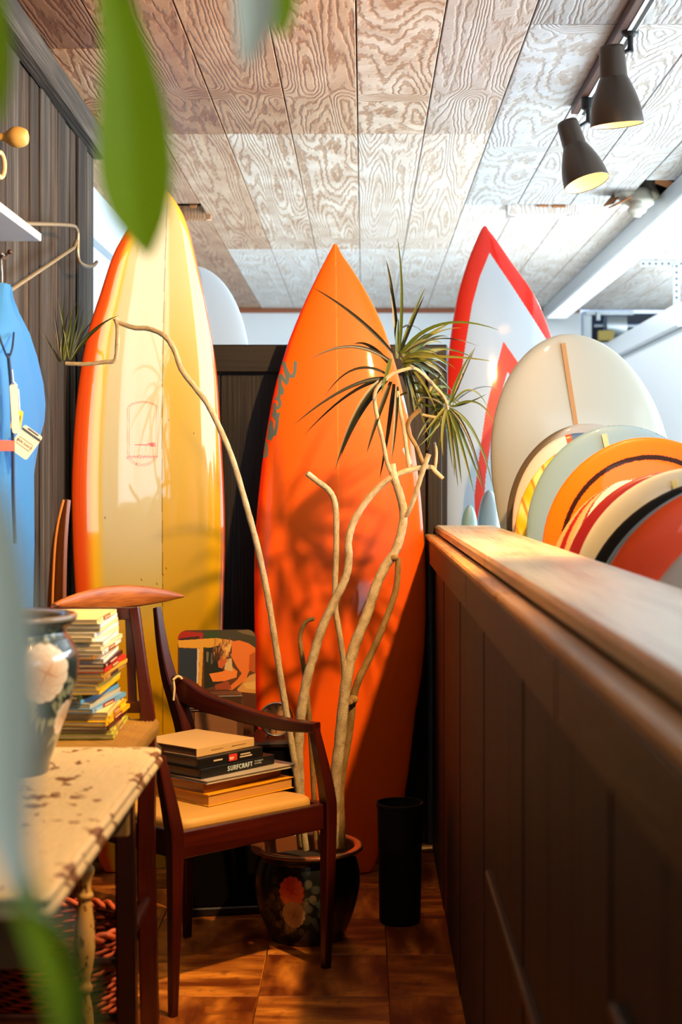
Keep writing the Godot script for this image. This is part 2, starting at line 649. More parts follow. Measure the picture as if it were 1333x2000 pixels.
func build_room() -> void:
	# floor: tiles on a slab on this side, plain boards beyond the half wall
	var fl := struct("floor")
	var s := MB.new()
	s.box(Vector3(0.8, -0.06, -3.9), Vector3(4.2, 0.10, 13.0), Basis(), 0.0)
	obj("slab", s, mat(rgb(60, 38, 22), 0.6), fl)
	var t := 0.305
	for i in 6:
		for j in 15:
			var m := MB.new()
			m.box(Vector3(-0.245 - 3.5 * t + (i + 1) * t, -0.0045, -(3.46 - 8.5 * t + (j + 1) * t)), Vector3(t - 0.0016, 0.009, t - 0.0016), Basis(), 0.001, Vector2(rng.randf(), rng.randf()), (i + j) % 2 * 2)
			obj("floor_tile", m, M.floor if rng.randf() < 0.6 else M.floor2, fl)
	s = MB.new()
	s.box(Vector3(1.55, -0.005, -3.9), Vector3(2.26, 0.01, 12.9), Basis(), 0.0)
	obj("pale_boards", s, mat(rgb(196, 180, 158), 0.45), fl)
	# ceiling: grooved plywood strips; panels five strips wide, end joints staggered
	var ce := struct("ceiling")
	s = MB.new()
	s.box(Vector3(0.8, CEIL + 0.085, -3.9), Vector3(4.2, 0.05, 13.0), Basis(), 0.0)
	obj("roof_deck", s, mat(rgb(46, 34, 24), 0.9), ce)
	for k in range(-5, 13):
		var x0 := -0.019 + 0.229 * k
		var first := 4.12
		if k >= -3: first = 5.13
		if k >= 2: first = 3.90
		if k >= 7: first = 5.3
		var panel := 0 if k < -3 else (1 if k < 2 else (2 if k < 7 else 3))
		var cuts := [-2.6]
		var d := first - 7.65
		while d < 10.4:
			if d > -2.5: cuts.append(d)
			d += 2.55
		cuts.append(10.4)
		for c in cuts.size() - 1:
			var spans := [[cuts[c], cuts[c + 1]]]
			var hole := []
			if k == -4: hole = [6.42, 6.72]
			elif k == 3: hole = [6.44, 6.55]
			elif k == 5: hole = [5.92, 6.36]
			if hole and hole[0] < cuts[c + 1] and hole[1] > cuts[c]:
				spans = [[cuts[c], maxf(hole[0], cuts[c] + 0.01)], [hole[1], cuts[c + 1]]]
			var ro := Vector2(panel * 0.37 + c * 0.71, c * 0.43 + panel * 0.29)
			for sp in spans:
				var m := MB.new()
				var cz: float = -(sp[0] + sp[1]) / 2.0
				m.box(Vector3(x0 + 0.1145, CEIL + 0.008, cz), Vector3(0.2255, 0.016, sp[1] - sp[0] - 0.004), Basis(), 0.002, Vector2(x0 + 0.1145, cz) + ro, 2)
				var cm: Material = M.ply if (panel + c) % 2 == 0 else M.ply2  # board colours carry the light: brown near left, pale far and right
				if panel >= 2: cm = M.cool if sp[0] < 3.7 else (M.cool2 if sp[0] < 6.2 else M.lit_wash if (panel + c) % 2 == 0 else M.lit_wash2)
				elif k < -3: cm = M.shaded_ply[0] if sp[0] < 4.0 else M.shaded_ply[2]
				elif sp[0] < 5.0: cm = [M.shaded_ply[1], M.shaded_ply[2], M.shaded_ply[3], M.ply2, M.half_lit_wash][k + 3]
				elif sp[0] < 7.5: cm = [M.shaded_ply[3], M.ply, M.ply, M.lit_wash3, M.lit_wash3][k + 3]
				else: cm = M.lit_wash
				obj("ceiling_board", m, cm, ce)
	# the torn places: splintered edges, a sagging veneer flap, insulation
	var raw := mat(rgb(150, 92, 44), 0.8)
	var m := MB.new()
	for q in [[-0.90, 6.44, 0.05, 0.03], [-0.86, 6.69, 0.06, 0.03], [-0.76, 6.70, 0.10, 0.03], [-0.90, 6.60, 0.07, 0.09], [-0.74, 6.46, 0.03, 0.05]]:
		m.box(Vector3(q[0], CEIL - 0.002, -q[1]), Vector3(q[2], 0.014, q[3]), Basis(Vector3(1, 0.3, 0).normalized(), 0.3), 0.002)
	for q in [[0.69, 6.46, 0.06, 0.02], [0.78, 6.44, 0.05, 0.015], [0.85, 6.45, 0.06, 0.02]]:
		m.box(Vector3(q[0], CEIL - 0.004, -q[1]), Vector3(q[2], 0.010, q[3]), Basis(Vector3(1, 0.2, 0).normalized(), 0.4), 0.002)
	obj("splintered_edge", m, raw, ce, "splintered brown edges round the broken ceiling boards")
	m = MB.new()
	m.box(Vector3(0.775, CEIL - 0.012, -6.49), Vector3(0.17, 0.004, 0.08), Basis(Vector3(1, 0, 0.3).normalized(), -0.35), 0.001)
	obj("veneer_flap", m, M.white, ce, "white veneer flap hanging from the broken board")
	m = MB.new()
	for q in [[1.10, 0.0, 6.18, 0.05], [1.15, -0.03, 6.16, 0.055], [1.13, -0.075, 6.13, 0.036], [1.18, 0.01, 6.22, 0.06]]:
		var pf := []
		for i in 9:
			var a := PI * i / 8.0
			pf.append(Vector2(q[3] * sin(a) * (1.0 + 0.25 * sin(i * 2.3)), -q[3] * cos(a)))
		m.lathe(pf, Vector3(q[0], CEIL + q[1], -q[2]), Basis(), 11)
	obj("insulation", m, mat(rgb(190, 186, 170), 0.95), ce, "lump of pale insulation sagging out of the torn ceiling")
	m = MB.new()
	for q in [[1.06, -0.05, 6.12, 0.5, 0.08], [1.045, -0.02, 6.2, 0.9, 0.07], [1.24, 0.0, 6.0, -0.4, 0.12]]:
		m.box(Vector3(q[0], CEIL + q[1], -q[2]), Vector3(q[4], 0.006, 0.09), Basis(Vector3(0.2, 0.3, 1).normalized(), q[3]), 0.001)
	obj("torn_ply", m, raw, ce, "torn brown plywood tongues at the hole in the ceiling")
	# left wall: rough vertical slabs against a dark backing, a grey beam along the top
	var wl := struct("wall_left")
	var edges := [5.156, 4.975, 4.794, 4.69, 4.60, 4.47, 4.343, 4.21, 4.084, 3.93, 3.76, 3.58, 3.40, 3.2, 3.0, 2.75, 2.5, 2.2, 1.9, 1.5, 1.1, 0.6, 0.0, -0.8, -1.6, -2.5]
	var turn := Basis(Vector3.UP, 0.019)
	for i in edges.size() - 1:
		var a: float = edges[i]
		var b: float = edges[i + 1]
		var dm := (a + b) / 2.0
		m = MB.new()
		var th := rng.randf_range(0.026, 0.042)
		m.box(Vector3(wall_x(dm) - 0.05 + th / 2.0 + 0.008, 1.15, -dm), Vector3(th, 2.42, a - b - (0.010 if i in [2, 7] else 0.004)), turn, 0.004, Vector2(rng.randf() * 3, rng.randf() * 3), 1)
		obj("wall_plank", m, [M.grey, M.grey2, M.grey3][i % 3], wl)
	m = MB.new()
	m.box(Vector3(wall_x(1.3) - 0.075, 1.2, -1.3), Vector3(0.04, 2.4, 7.7), turn, 0.0)
	obj("backing", m, mat(rgb(40, 26, 16), 0.9), wl)
	m = MB.new()
	m.box(Vector3(wall_x(1.3) + 0.012, CEIL - 0.043, -1.3), Vector3(0.05, 0.085, 7.7), turn, 0.006, Vector2.ZERO, 2)
	obj("top_beam", m, M.beam, wl, "grey weathered beam along the top of the plank wall")
	# white walls beyond
	var w := struct("wall_far_left")
	m = MB.new()
	m.box(Vector3(-1.15, 1.2, -7.75), Vector3(0.1, 2.4, 5.2), Basis(), 0.0)
	m.box(Vector3(-1.03, 1.2, -5.19), Vector3(0.16, 2.4, 0.05), Basis(), 0.0)
	m.box(Vector3(-1.08, 2.17, -7.75), Vector3(0.05, 0.03, 5.1), Basis(), 0.004)
	obj("plaster", m, mat(rgb(182, 192, 200), 0.8), w)
	w = struct("wall_back")
	m = MB.new()
	m.box(Vector3(0.85, 1.08, -10.38), Vector3(4.0, 2.17, 0.1), Basis(), 0.0)
	m.box(Vector3(0.17, 2.285, -10.38), Vector3(2.69, 0.24, 0.1), Basis(), 0.0)
	obj("plaster", m, M.bright, w)
	var tr := struct("trim_1")
	m = MB.new()
	m.box(Vector3(0.2, 2.385, -10.31), Vector3(2.6, 0.03, 0.04), Basis(), 0.004)
	obj("moulding", m, mat(rgb(150, 84, 48), 0.6), tr)
	# the long white ceiling beam; glowing strip and light added to brighten the right wall
	tr = thing("box_beam_glow", "long white box beam along the ceiling at the right, with added glowing strip", "strip light", Vector3(1.32, CEIL, -5.2))
	m = MB.new()
	m.box(Vector3(1.32, 2.3575, -5.2), Vector3(0.16, 0.085, 10.1), Basis(), 0.006)
	obj("housing", m, M.white_gloss, tr)
	var glow := mat(rgb(240, 244, 246), 0.5)
	glow.emission_enabled = true
	glow.emission = Color(0.94, 0.97, 1.0)
	glow.emission_energy_multiplier = 0.8
	m = MB.new()
	m.box(Vector3(1.32, 2.312, -8.0), Vector3(0.13, 0.008, 4.2), Basis(), 0.002)
	obj("added_glow_strip", m, glow, tr)
	var al := AreaLight3D.new()
	al.name = "added_strip_glow"
	al.area_size = Vector2(0.13, 4.2)
	al.area_normalize_energy = false
	al.light_color = Color(0.94, 0.97, 1.0)
	al.light_energy = 2.6
	al.area_range = 20.0
	al.shadow_enabled = true
	tr.add_child(al)
	al.position = Vector3(0, 2.304 - CEIL, -2.8)
	al.rotation.x = -PI / 2
	w = struct("wall_right")
	m = MB.new()
	m.box(Vector3(1.78, 1.01, -9.1), Vector3(0.14, 2.03, 2.4), Basis(), 0.004)
	obj("plaster", m, M.bright, w)
	m = MB.new()
	m.box(Vector3(1.76, 2.09, -9.05), Vector3(0.18, 0.125, 2.3), Basis(), 0.006)
	obj("top_rail", m, M.white_gloss, w)
	# outer walls with the added unseen windows, on the right and behind the camera
	w = struct("wall_window_side")
	m = MB.new()
	m.box(Vector3(2.8, 0.07, -3.9), Vector3(0.1, 0.15, 13.0), Basis(), 0.0)
	m.box(Vector3(2.8, 2.33, -3.9), Vector3(0.1, 0.16, 13.0), Basis(), 0.0)
	m.box(Vector3(2.8, 0.45, -0.3), Vector3(0.1, 0.6, 1.8), Basis(), 0.0)
	m.box(Vector3(2.8, 1.2, 1.6), Vector3(0.1, 2.12, 2.0), Basis(), 0.0)
	m.box(Vector3(2.8, 1.2, -1.9), Vector3(0.1, 2.12, 1.4), Basis(), 0.0)
	m.box(Vector3(2.8, 1.2, -9.3), Vector3(0.1, 2.12, 2.2), Basis(), 0.0)
	obj("plaster", m, M.white, w)
	w = struct("wall_behind")
	m = MB.new()
	m.box(Vector3(-0.075, 1.2, 2.55), Vector3(2.05, 2.4, 0.1), Basis(), 0.0)
	m.box(Vector3(2.65, 1.2, 2.55), Vector3(0.4, 2.4, 0.1), Basis(), 0.0)
	m.box(Vector3(1.7, 0.5, 2.55), Vector3(1.5, 1.0, 0.1), Basis(), 0.0)
	m.box(Vector3(1.7, 2.3, 2.55), Vector3(1.5, 0.2, 0.1), Basis(), 0.0)
	obj("plaster", m, mat(rgb(70, 52, 38), 0.8), w)
	var glass := mat(Color(1, 1, 1, 0.06), 0.02)
	glass.transparency = BaseMaterial3D.TRANSPARENCY_ALPHA
	var win := struct("added_window_1")
	m = MB.new()
	for z in [-2.62, -4.01, -5.4, -6.79, -8.18]:
		m.box(Vector3(2.8, 1.2, z), Vector3(0.06, 2.1, 0.05), Basis(), 0.004)
	for y in [0.17, 2.23]:
		m.box(Vector3(2.8, y, -5.4), Vector3(0.07, 0.05, 5.6), Basis(), 0.004)
	obj("window_frame", m, M.white_gloss, win)
	for z in [-3.315, -4.705, -6.095, -7.485]:
		m = MB.new()
		m.box(Vector3(2.82, 1.2, z), Vector3(0.006, 2.02, 1.34), Basis(), 0.0)
		obj("pane", m, glass, win)
	win = struct("added_window_3")
	m = MB.new()
	for z in [0.58, -0.3, -1.18]:
		m.box(Vector3(2.8, 1.5, z), Vector3(0.06, 1.5, 0.05), Basis(), 0.004)
	for y in [0.77, 2.23]:
		m.box(Vector3(2.8, y, -0.3), Vector3(0.07, 0.05, 1.8), Basis(), 0.004)
	obj("window_frame", m, M.white_gloss, win)
	for z in [0.14, -0.74]:
		m = MB.new()
		m.box(Vector3(2.82, 1.5, z), Vector3(0.006, 1.42, 0.83), Basis(), 0.0)
		obj("pane", m, glass, win)
	win = struct("added_window_2")
	m = MB.new()
	for x in [0.97, 1.7, 2.43]:
		m.box(Vector3(x, 1.6, 2.55), Vector3(0.05, 1.2, 0.06), Basis(), 0.004)
	for y in [1.02, 2.18]:
		m.box(Vector3(1.7, y, 2.55), Vector3(1.5, 0.05, 0.07), Basis(), 0.004)
	obj("window_frame", m, M.dark, win)
	for x in [1.335, 2.065]:
		m = MB.new()
		m.box(Vector3(x, 1.6, 2.57), Vector3(0.68, 1.12, 0.006), Basis(), 0.0)
		obj("pane", m, glass, win)


func build_partition() -> void:
	var w := struct("wall_partition")
	var m := MB.new()
	m.box(Vector3(-0.325, 1.605, -4.93), Vector3(1.208, 0.093, 0.06), Basis(), 0.005, Vector2(0.3, 0.1))
	obj("top_rail", m, M.dark2, w)
	for i in 5:
		m = MB.new()
		m.box(Vector3(-0.82 + i * 0.23, 0.78, -4.945), Vector3(0.2285, 1.56, 0.03), Basis(), 0.003, Vector2(i * 0.37, i * 0.21), 1)
		obj("panel_board", m, M.part, w)
	m = MB.new()
	m.box(Vector3(0.236, 0.78, -4.93), Vector3(0.05, 1.56, 0.06), Basis(), 0.004, Vector2(0.8, 0.1))
	obj("stile", m, M.dark3, w)
	m = MB.new()
	m.box(Vector3(0.268, 0.82, -4.95), Vector3(0.024, 1.64, 0.09), Basis(), 0.003, Vector2(0.2, 0.7))
	obj("stile", m, M.dark2, w)


func build_half_wall() -> void:
	var w := struct("wall_half")
	var m := MB.new()
	m.box(Vector3(0.335, 0.513, -2.55), Vector3(0.17, 1.026, 4.6), Basis(), 0.0)
	obj("core", m, M.part, w)
	var d := 4.86
	var k := 0
	while d > 0.4:
		var wd: float = [0.24, 0.19, 0.28, 0.21, 0.25][k % 5]
		m = MB.new()
		m.box(Vector3(0.238, 0.47, -(d - wd / 2.0)), Vector3(0.024 + 0.0015 * (k % 3), 0.94, wd - 0.004), Basis(), 0.003, Vector2(k * 0.31, k * 0.17), 1)
		obj("plank", m, [M.dark, M.dark2, M.dark3][k % 3], w)
		d -= wd
		k += 1
	for f in [[4.87, 3.0], [2.996, 1.6], [1.596, 0.3]]:
		m = MB.new()
		m.box(Vector3(0.2225, 0.975, -(f[0] + f[1]) / 2.0), Vector3(0.030, 0.072, f[0] - f[1]), Basis(), 0.003, Vector2(f[0], f[1]), 2)
		obj("fascia", m, M.fascia, w)
	for f in [[4.87, 2.292], [2.286, 0.3]]:
		m = MB.new()
		m.box(Vector3(0.2225, 1.0195, -(f[0] + f[1]) / 2.0), Vector3(0.040 if f[0] > 3 else 0.036, 0.015, f[0] - f[1]), Basis(), 0.004, Vector2(f[0], f[1]), 2)
		obj("ledge_strip", m, M.edge, w, "thin wooden ledge strip running just below the cap")
	for f in [[0.505, 2.62, 1.2], [0.735, 1.30, 0.7]]:
		m = MB.new()
		m.box(Vector3(0.222, f[0], -(f[1] + f[2]) / 2.0), Vector3(0.014, 0.02, f[1] - f[2]), Basis(), 0.003, Vector2(f[0], f[1]), 2)
		obj("batten", m, M.lath, w)
	for f in [[4.9, 2.9], [2.896, 0.25]]:
		m = MB.new()
		m.box(Vector3(0.3345, 1.0415, -(f[0] + f[1]) / 2.0), Vector3(0.196, 0.027, f[0] - f[1]), Basis(), 0.006, Vector2(f[0], 0.3), 2)
		obj("cap_board", m, M.cap, w, "worn pale cap board on top of the half wall")


# ---------------------------------------------------------------- track lighting
func build_track() -> void:
	var o := thing("light_track", "brown and white light track running along the right of the plywood ceiling", "light track", Vector3(0.69, CEIL, -2.8))
	var m := MB.new()
	m.box(Vector3(0.69, CEIL - 0.013, -2.75), Vector3(0.05, 0.026, 4.0), Basis(), 0.002)
	obj("rail_body", m, mat(rgb(74, 38, 22), 0.5), o)
	m = MB.new()
	m.box(Vector3(0.70, CEIL - 0.027, -2.75), Vector3(0.026, 0.003, 3.99), Basis(), 0.0)
	obj("white_face", m, M.white_gloss, o)
	m = MB.new()
	m.box(Vector3(0.704, CEIL - 0.029, -2.75), Vector3(0.009, 0.002, 3.99), Basis(), 0.0)
	obj("slot", m, M.black, o)
	var warm := Color(1.0, 0.72, 0.42)
	lamp(at(1195, 88, 3.88), Vector3(0.09, -1.0, -0.10), at(1232, 30, 3.88), warm, 0.12, 62.0, "nearer bronze track lamp, the larger bell pointing almost straight down")
	lamp(at(1108, 238, 4.52), Vector3(0.27, -0.96, 0.20), at(1150, 180, 4.55), warm, 0.15, 62.0, "farther bronze track lamp with its bell tilted to show the glowing inside")
	lamp(Vector3(0.69, 2.30, -1.90), Vector3(-1.5, -0.98, -0.35), Vector3(0.70, 2.385, -1.88), Color(1.0, 0.78, 0.50), 4.2, 50.0, "bronze track lamp added out of view to light the cream table and magazines")  # unseen lamp added to brighten the table and magazines
	lamp(Vector3(0.69, 2.30, -2.60), Vector3(-1.15, -1.2, -1.35), Vector3(0.70, 2.385, -2.58), Color(1.0, 0.78, 0.50), 7.6, 55.0, "bronze track lamp just above the frame, aimed at the orange surfboard")


func lamp(top: Vector3, axis: Vector3, mount: Vector3, color: Color, energy: float, angle: float, label: String) -> void:
	var o := thing("track_lamp", label, "track lamp", mount, "bell lamps on the ceiling track")
	var y := -axis.normalized()
	var x := y.cross(Vector3.BACK).normalized()
	var b := Basis(x, y, x.cross(y))
	var prof := []
	for p in [[0.001, 0.0], [0.026, -0.002], [0.033, -0.012], [0.036, -0.08], [0.0375, -0.085], [0.044, -0.10], [0.054, -0.125], [0.062, -0.15], [0.067, -0.175], [0.070, -0.205], [0.068, -0.205]]:
		prof.append(Vector2(p[0], p[1]))
	var m := MB.new()
	m.lathe(curve(prof, 2), top, b, 32, 1)
	obj("shade", m, M.bronze, o)
	m = MB.new()
	prof = []
	for p in [[0.068, -0.205], [0.065, -0.175], [0.059, -0.15], [0.051, -0.125], [0.041, -0.10], [0.032, -0.08], [0.030, -0.02], [0.001, -0.015]]:
		prof.append(Vector2(p[0], p[1]))
	m.lathe(prof, top, b, 32, 0)
	obj("shade_lining", m, mat(rgb(236, 214, 160), 0.35), o)
	m = MB.new()
	prof = []
	for i in 9:
		var a := PI * i / 8.0
		prof.append(Vector2(0.030 * sin(a), 0.030 * cos(a)))
	var bulb_at := top - y * 0.125
	m.lathe(prof, bulb_at, b, 16, 0)
	var gl := mat(rgb(255, 236, 200), 0.5)
	gl.emission_enabled = true
	gl.emission = Color(1.0, 0.84, 0.6)
	gl.emission_energy_multiplier = 8.0
	obj("bulb", m, gl, o)
	m = MB.new()
	m.lathe([Vector2(0.001, 0.0), Vector2(0.018, 0.0), Vector2(0.022, -0.006), Vector2(0.022, -0.05), Vector2(0.012, -0.056), Vector2(0.001, -0.056)], mount, Basis(), 16)
	obj("adapter", m, M.black, o)
	m = MB.new()
	var e := mount + Vector3(0, -0.095, 0)
	m.sweep([mount + Vector3(0, -0.05, 0), mount + Vector3(0, -0.075, 0), e], [0.0085, 0.007, 0.009], null, null, 10)
	m.sweep([e + Vector3(0, 0.006, 0), (e + top - y * 0.03) / 2.0, top - y * 0.035], 0.006, null, null, 8)
	obj("stem", m, M.black, o)
	var l := SpotLight3D.new()
	l.name = "lamp_light"
	l.light_color = color
	l.light_energy = energy
	l.spot_angle = angle
	l.spot_angle_attenuation = 0.6
	l.spot_range = 12.0
	l.spot_attenuation = 2.0
	l.light_size = 0.028
	l.shadow_enabled = true
	o.add_child(l, true)
	l.position = bulb_at - mount
	l.basis = Basis.looking_at(axis.normalized(), Vector3.BACK)


# ---------------------------------------------------------------- surfboards
func plane_hit(px: float, py: float, xf: Transform3D) -> Vector2:
	var inv := xf.affine_inverse()
	var o := inv * Vector3(0, EYE, 0)
	var r := inv.basis * Vector3((px - 710.0) / F, -(py - 940.0) / F, -1)
	var p := o - r * (o.z / r.z)
	return Vector2(p.x, p.y)


func board_frame(base: Vector3, tip: Vector3, yaw: float) -> Transform3D:
	var y := (tip - base).normalized()
	var z := Vector3(sin(yaw), 0, cos(yaw))
	z = (z - y * z.dot(y)).normalized()
	return Transform3D(Basis(y.cross(z), y, z), base)


# rows: [y, left x, right x] in the board's own plane, rising in y
func board_mesh(rows: Array, length: float, wmax: float, thick: float, rocker: float) -> ArrayMesh:
	var P := []
	var U := []
	var widest := 0.0
	for r in rows: widest = maxf(widest, (r[2] - r[1]) / 2.0)
	for r in rows:
		var cx: float = (r[1] + r[2]) / 2.0
		var hw: float = maxf((r[2] - r[1]) / 2.0, 0.0008)
		var t: float = r[0] / length
		var th := thick * clampf(sqrt(hw / widest) * (1.0 - 0.45 * pow(absf(t - 0.5) * 2.0, 3.0)), 0.02, 1.0)
		var zr := rocker * pow(maxf(0.0, (t - 0.55) / 0.45), 2.0) + rocker * 0.4 * pow(maxf(0.0, (0.25 - t) / 0.25), 2.0)
		var ring := []
		var ur := []
		for k in 36:
			var a := TAU * k / 36.0
			var c := cos(a)
			var sn := sin(a)
			var x := cx + hw * signf(c) * pow(absf(c), 0.82)
			var z := th * (0.56 if sn > 0 else 0.44) * signf(sn) * pow(absf(sn), 0.92) + zr
			ring.append(Vector3(x, r[0], z))
			ur.append(Vector2(0.5 + x / (2.0 * wmax), 1.0 - r[0] / length))
		P.append(ring)
		U.append(ur)
	var m := MB.new()
	m.grid(P, true, 3, U)
	return m.mesh(Transform3D())


func board(called: String, label: String, group: String, xf: Transform3D, rows: Array, length: float, wmax: float, thick: float, rocker: float, material: Material) -> Node3D:
	var o := thing(called, label, "surfboard", xf.origin, group, xf.basis)
	var b := MeshInstance3D.new()
	b.name = "deck"
	b.mesh = board_mesh(rows, length, wmax, thick, rocker)
	b.mesh.surface_set_material(0, material)
	o.add_child(b)
	return o


func rows_from_pixels(px: Array, xf: Transform3D, length: float, tail: Array) -> Array:
	var l := []
	var r := []
	for q in tail:
		l.append(Vector2(q[0], q[1]))
		r.append(Vector2(q[0], q[2]))
	var ps := px.duplicate()
	ps.reverse()
	for q in ps:
		var a := plane_hit(q[1], q[0], xf)
		var b := plane_hit(q[2], q[0], xf)
		l.append(Vector2((a.y + b.y) / 2.0, a.x))
		r.append(Vector2((a.y + b.y) / 2.0, b.x))
	l.append(Vector2(length - 0.002, -0.006))
	r.append(Vector2(length - 0.002, 0.006))
	var lc := curve(l, 5)
	var rc := curve(r, 5)
	var out := []
	for i in lc.size():
		out.append([clampf(lc[i].x, 0.0, length), lc[i].y, rc[i].y])
	out.append([length, -0.0008, 0.0008])
	return out


func edge_at(rows: Array, y: float) -> Vector2:
	for i in rows.size() - 1:
		if y <= rows[i + 1][0]:
			var t: float = clampf((y - rows[i][0]) / maxf(rows[i + 1][0] - rows[i][0], 1e-6), 0.0, 1.0)
			return Vector2(lerpf(rows[i][1], rows[i + 1][1], t), lerpf(rows[i][2], rows[i + 1][2], t))
	return Vector2(rows[-1][1], rows[-1][2])


# a print of w x h pixels: paint(e across -1..1, y along in metres, x in metres) gives the colour
func board_print(rows: Array, length: float, wmax: float, w: int, h: int, paint: Callable) -> PackedByteArray:
	var out := PackedByteArray()
	out.resize(w * h * 3)
	for j in h:
		var y := length * (1.0 - (j + 0.5) / h)
		var ed := edge_at(rows, y)
		var cx := (ed.x + ed.y) / 2.0
		var hw := maxf((ed.y - ed.x) / 2.0, 0.001)
		for i in w:
			var x := ((i + 0.5) / w - 0.5) * 2.0 * wmax
			var c: Color = paint.call(clampf((x - cx) / hw, -1.0, 1.0), y, x)
			var k := (j * w + i) * 3
			out[k] = int(c.r * 255)
			out[k + 1] = int(c.g * 255)
			out[k + 2] = int(c.b * 255)
	return out


func dab(d: PackedByteArray, w: int, h: int, x: float, y: float, rx: float, ry: float, c: Color, alpha := 1.0) -> void:
	for j in range(maxi(0, int(y - ry)), mini(h, int(y + ry) + 2)):
		for i in range(maxi(0, int(x - rx)), mini(w, int(x + rx) + 2)):
			var q := Vector2((i + 0.5 - x) / rx, (j + 0.5 - y) / ry).length()
			if q < 1.15:
				var a := alpha * clampf((1.15 - q) / 0.3, 0.0, 1.0)
				var k := (j * w + i) * 3
				d[k] = int(lerpf(d[k], c.r * 255, a))
				d[k + 1] = int(lerpf(d[k + 1], c.g * 255, a))
				d[k + 2] = int(lerpf(d[k + 2], c.b * 255, a))


func stroke(d: PackedByteArray, w: int, h: int, pts: Array, r0: float, r1: float, asp: float, c: Color, alpha := 1.0) -> void:
	for i in pts.size() - 1:
		var n := maxi(1, int((pts[i + 1] - pts[i]).length() / maxf(r0 * 0.5, 0.7)))
		for k in n + 1:
			var p: Vector2 = pts[i].lerp(pts[i + 1], k / float(n))
			var r := lerpf(r0, r1, (i + k / float(n)) / (pts.size() - 1))
			dab(d, w, h, p.x, p.y, r, r * asp, c, alpha)


# strokes given in picture pixels, painted where they fall on the board's plane
func board_stroke(d: PackedByteArray, w: int, h: int, pts: Array, r: float, c: Color, xf: Transform3D, length: float, wmax: float, alpha := 1.0) -> void:
	var q := []
	for p in pts:
		var l := plane_hit(p[0], p[1], xf)
		q.append(Vector2((0.5 + l.x / (2.0 * wmax)) * w, (1.0 - l.y / length) * h))
	var rx := r / (2.0 * wmax) * w
	stroke(d, w, h, q, rx, rx, (h / length) / (w / (2.0 * wmax)), c, alpha)


func gloss(tex: Texture2D, rough := 0.4) -> StandardMaterial3D:
	var m := mat(Color.WHITE, rough, 0.0, 1.0)
	m.albedo_texture = tex
	m.metallic_specular = 0.3
	return m


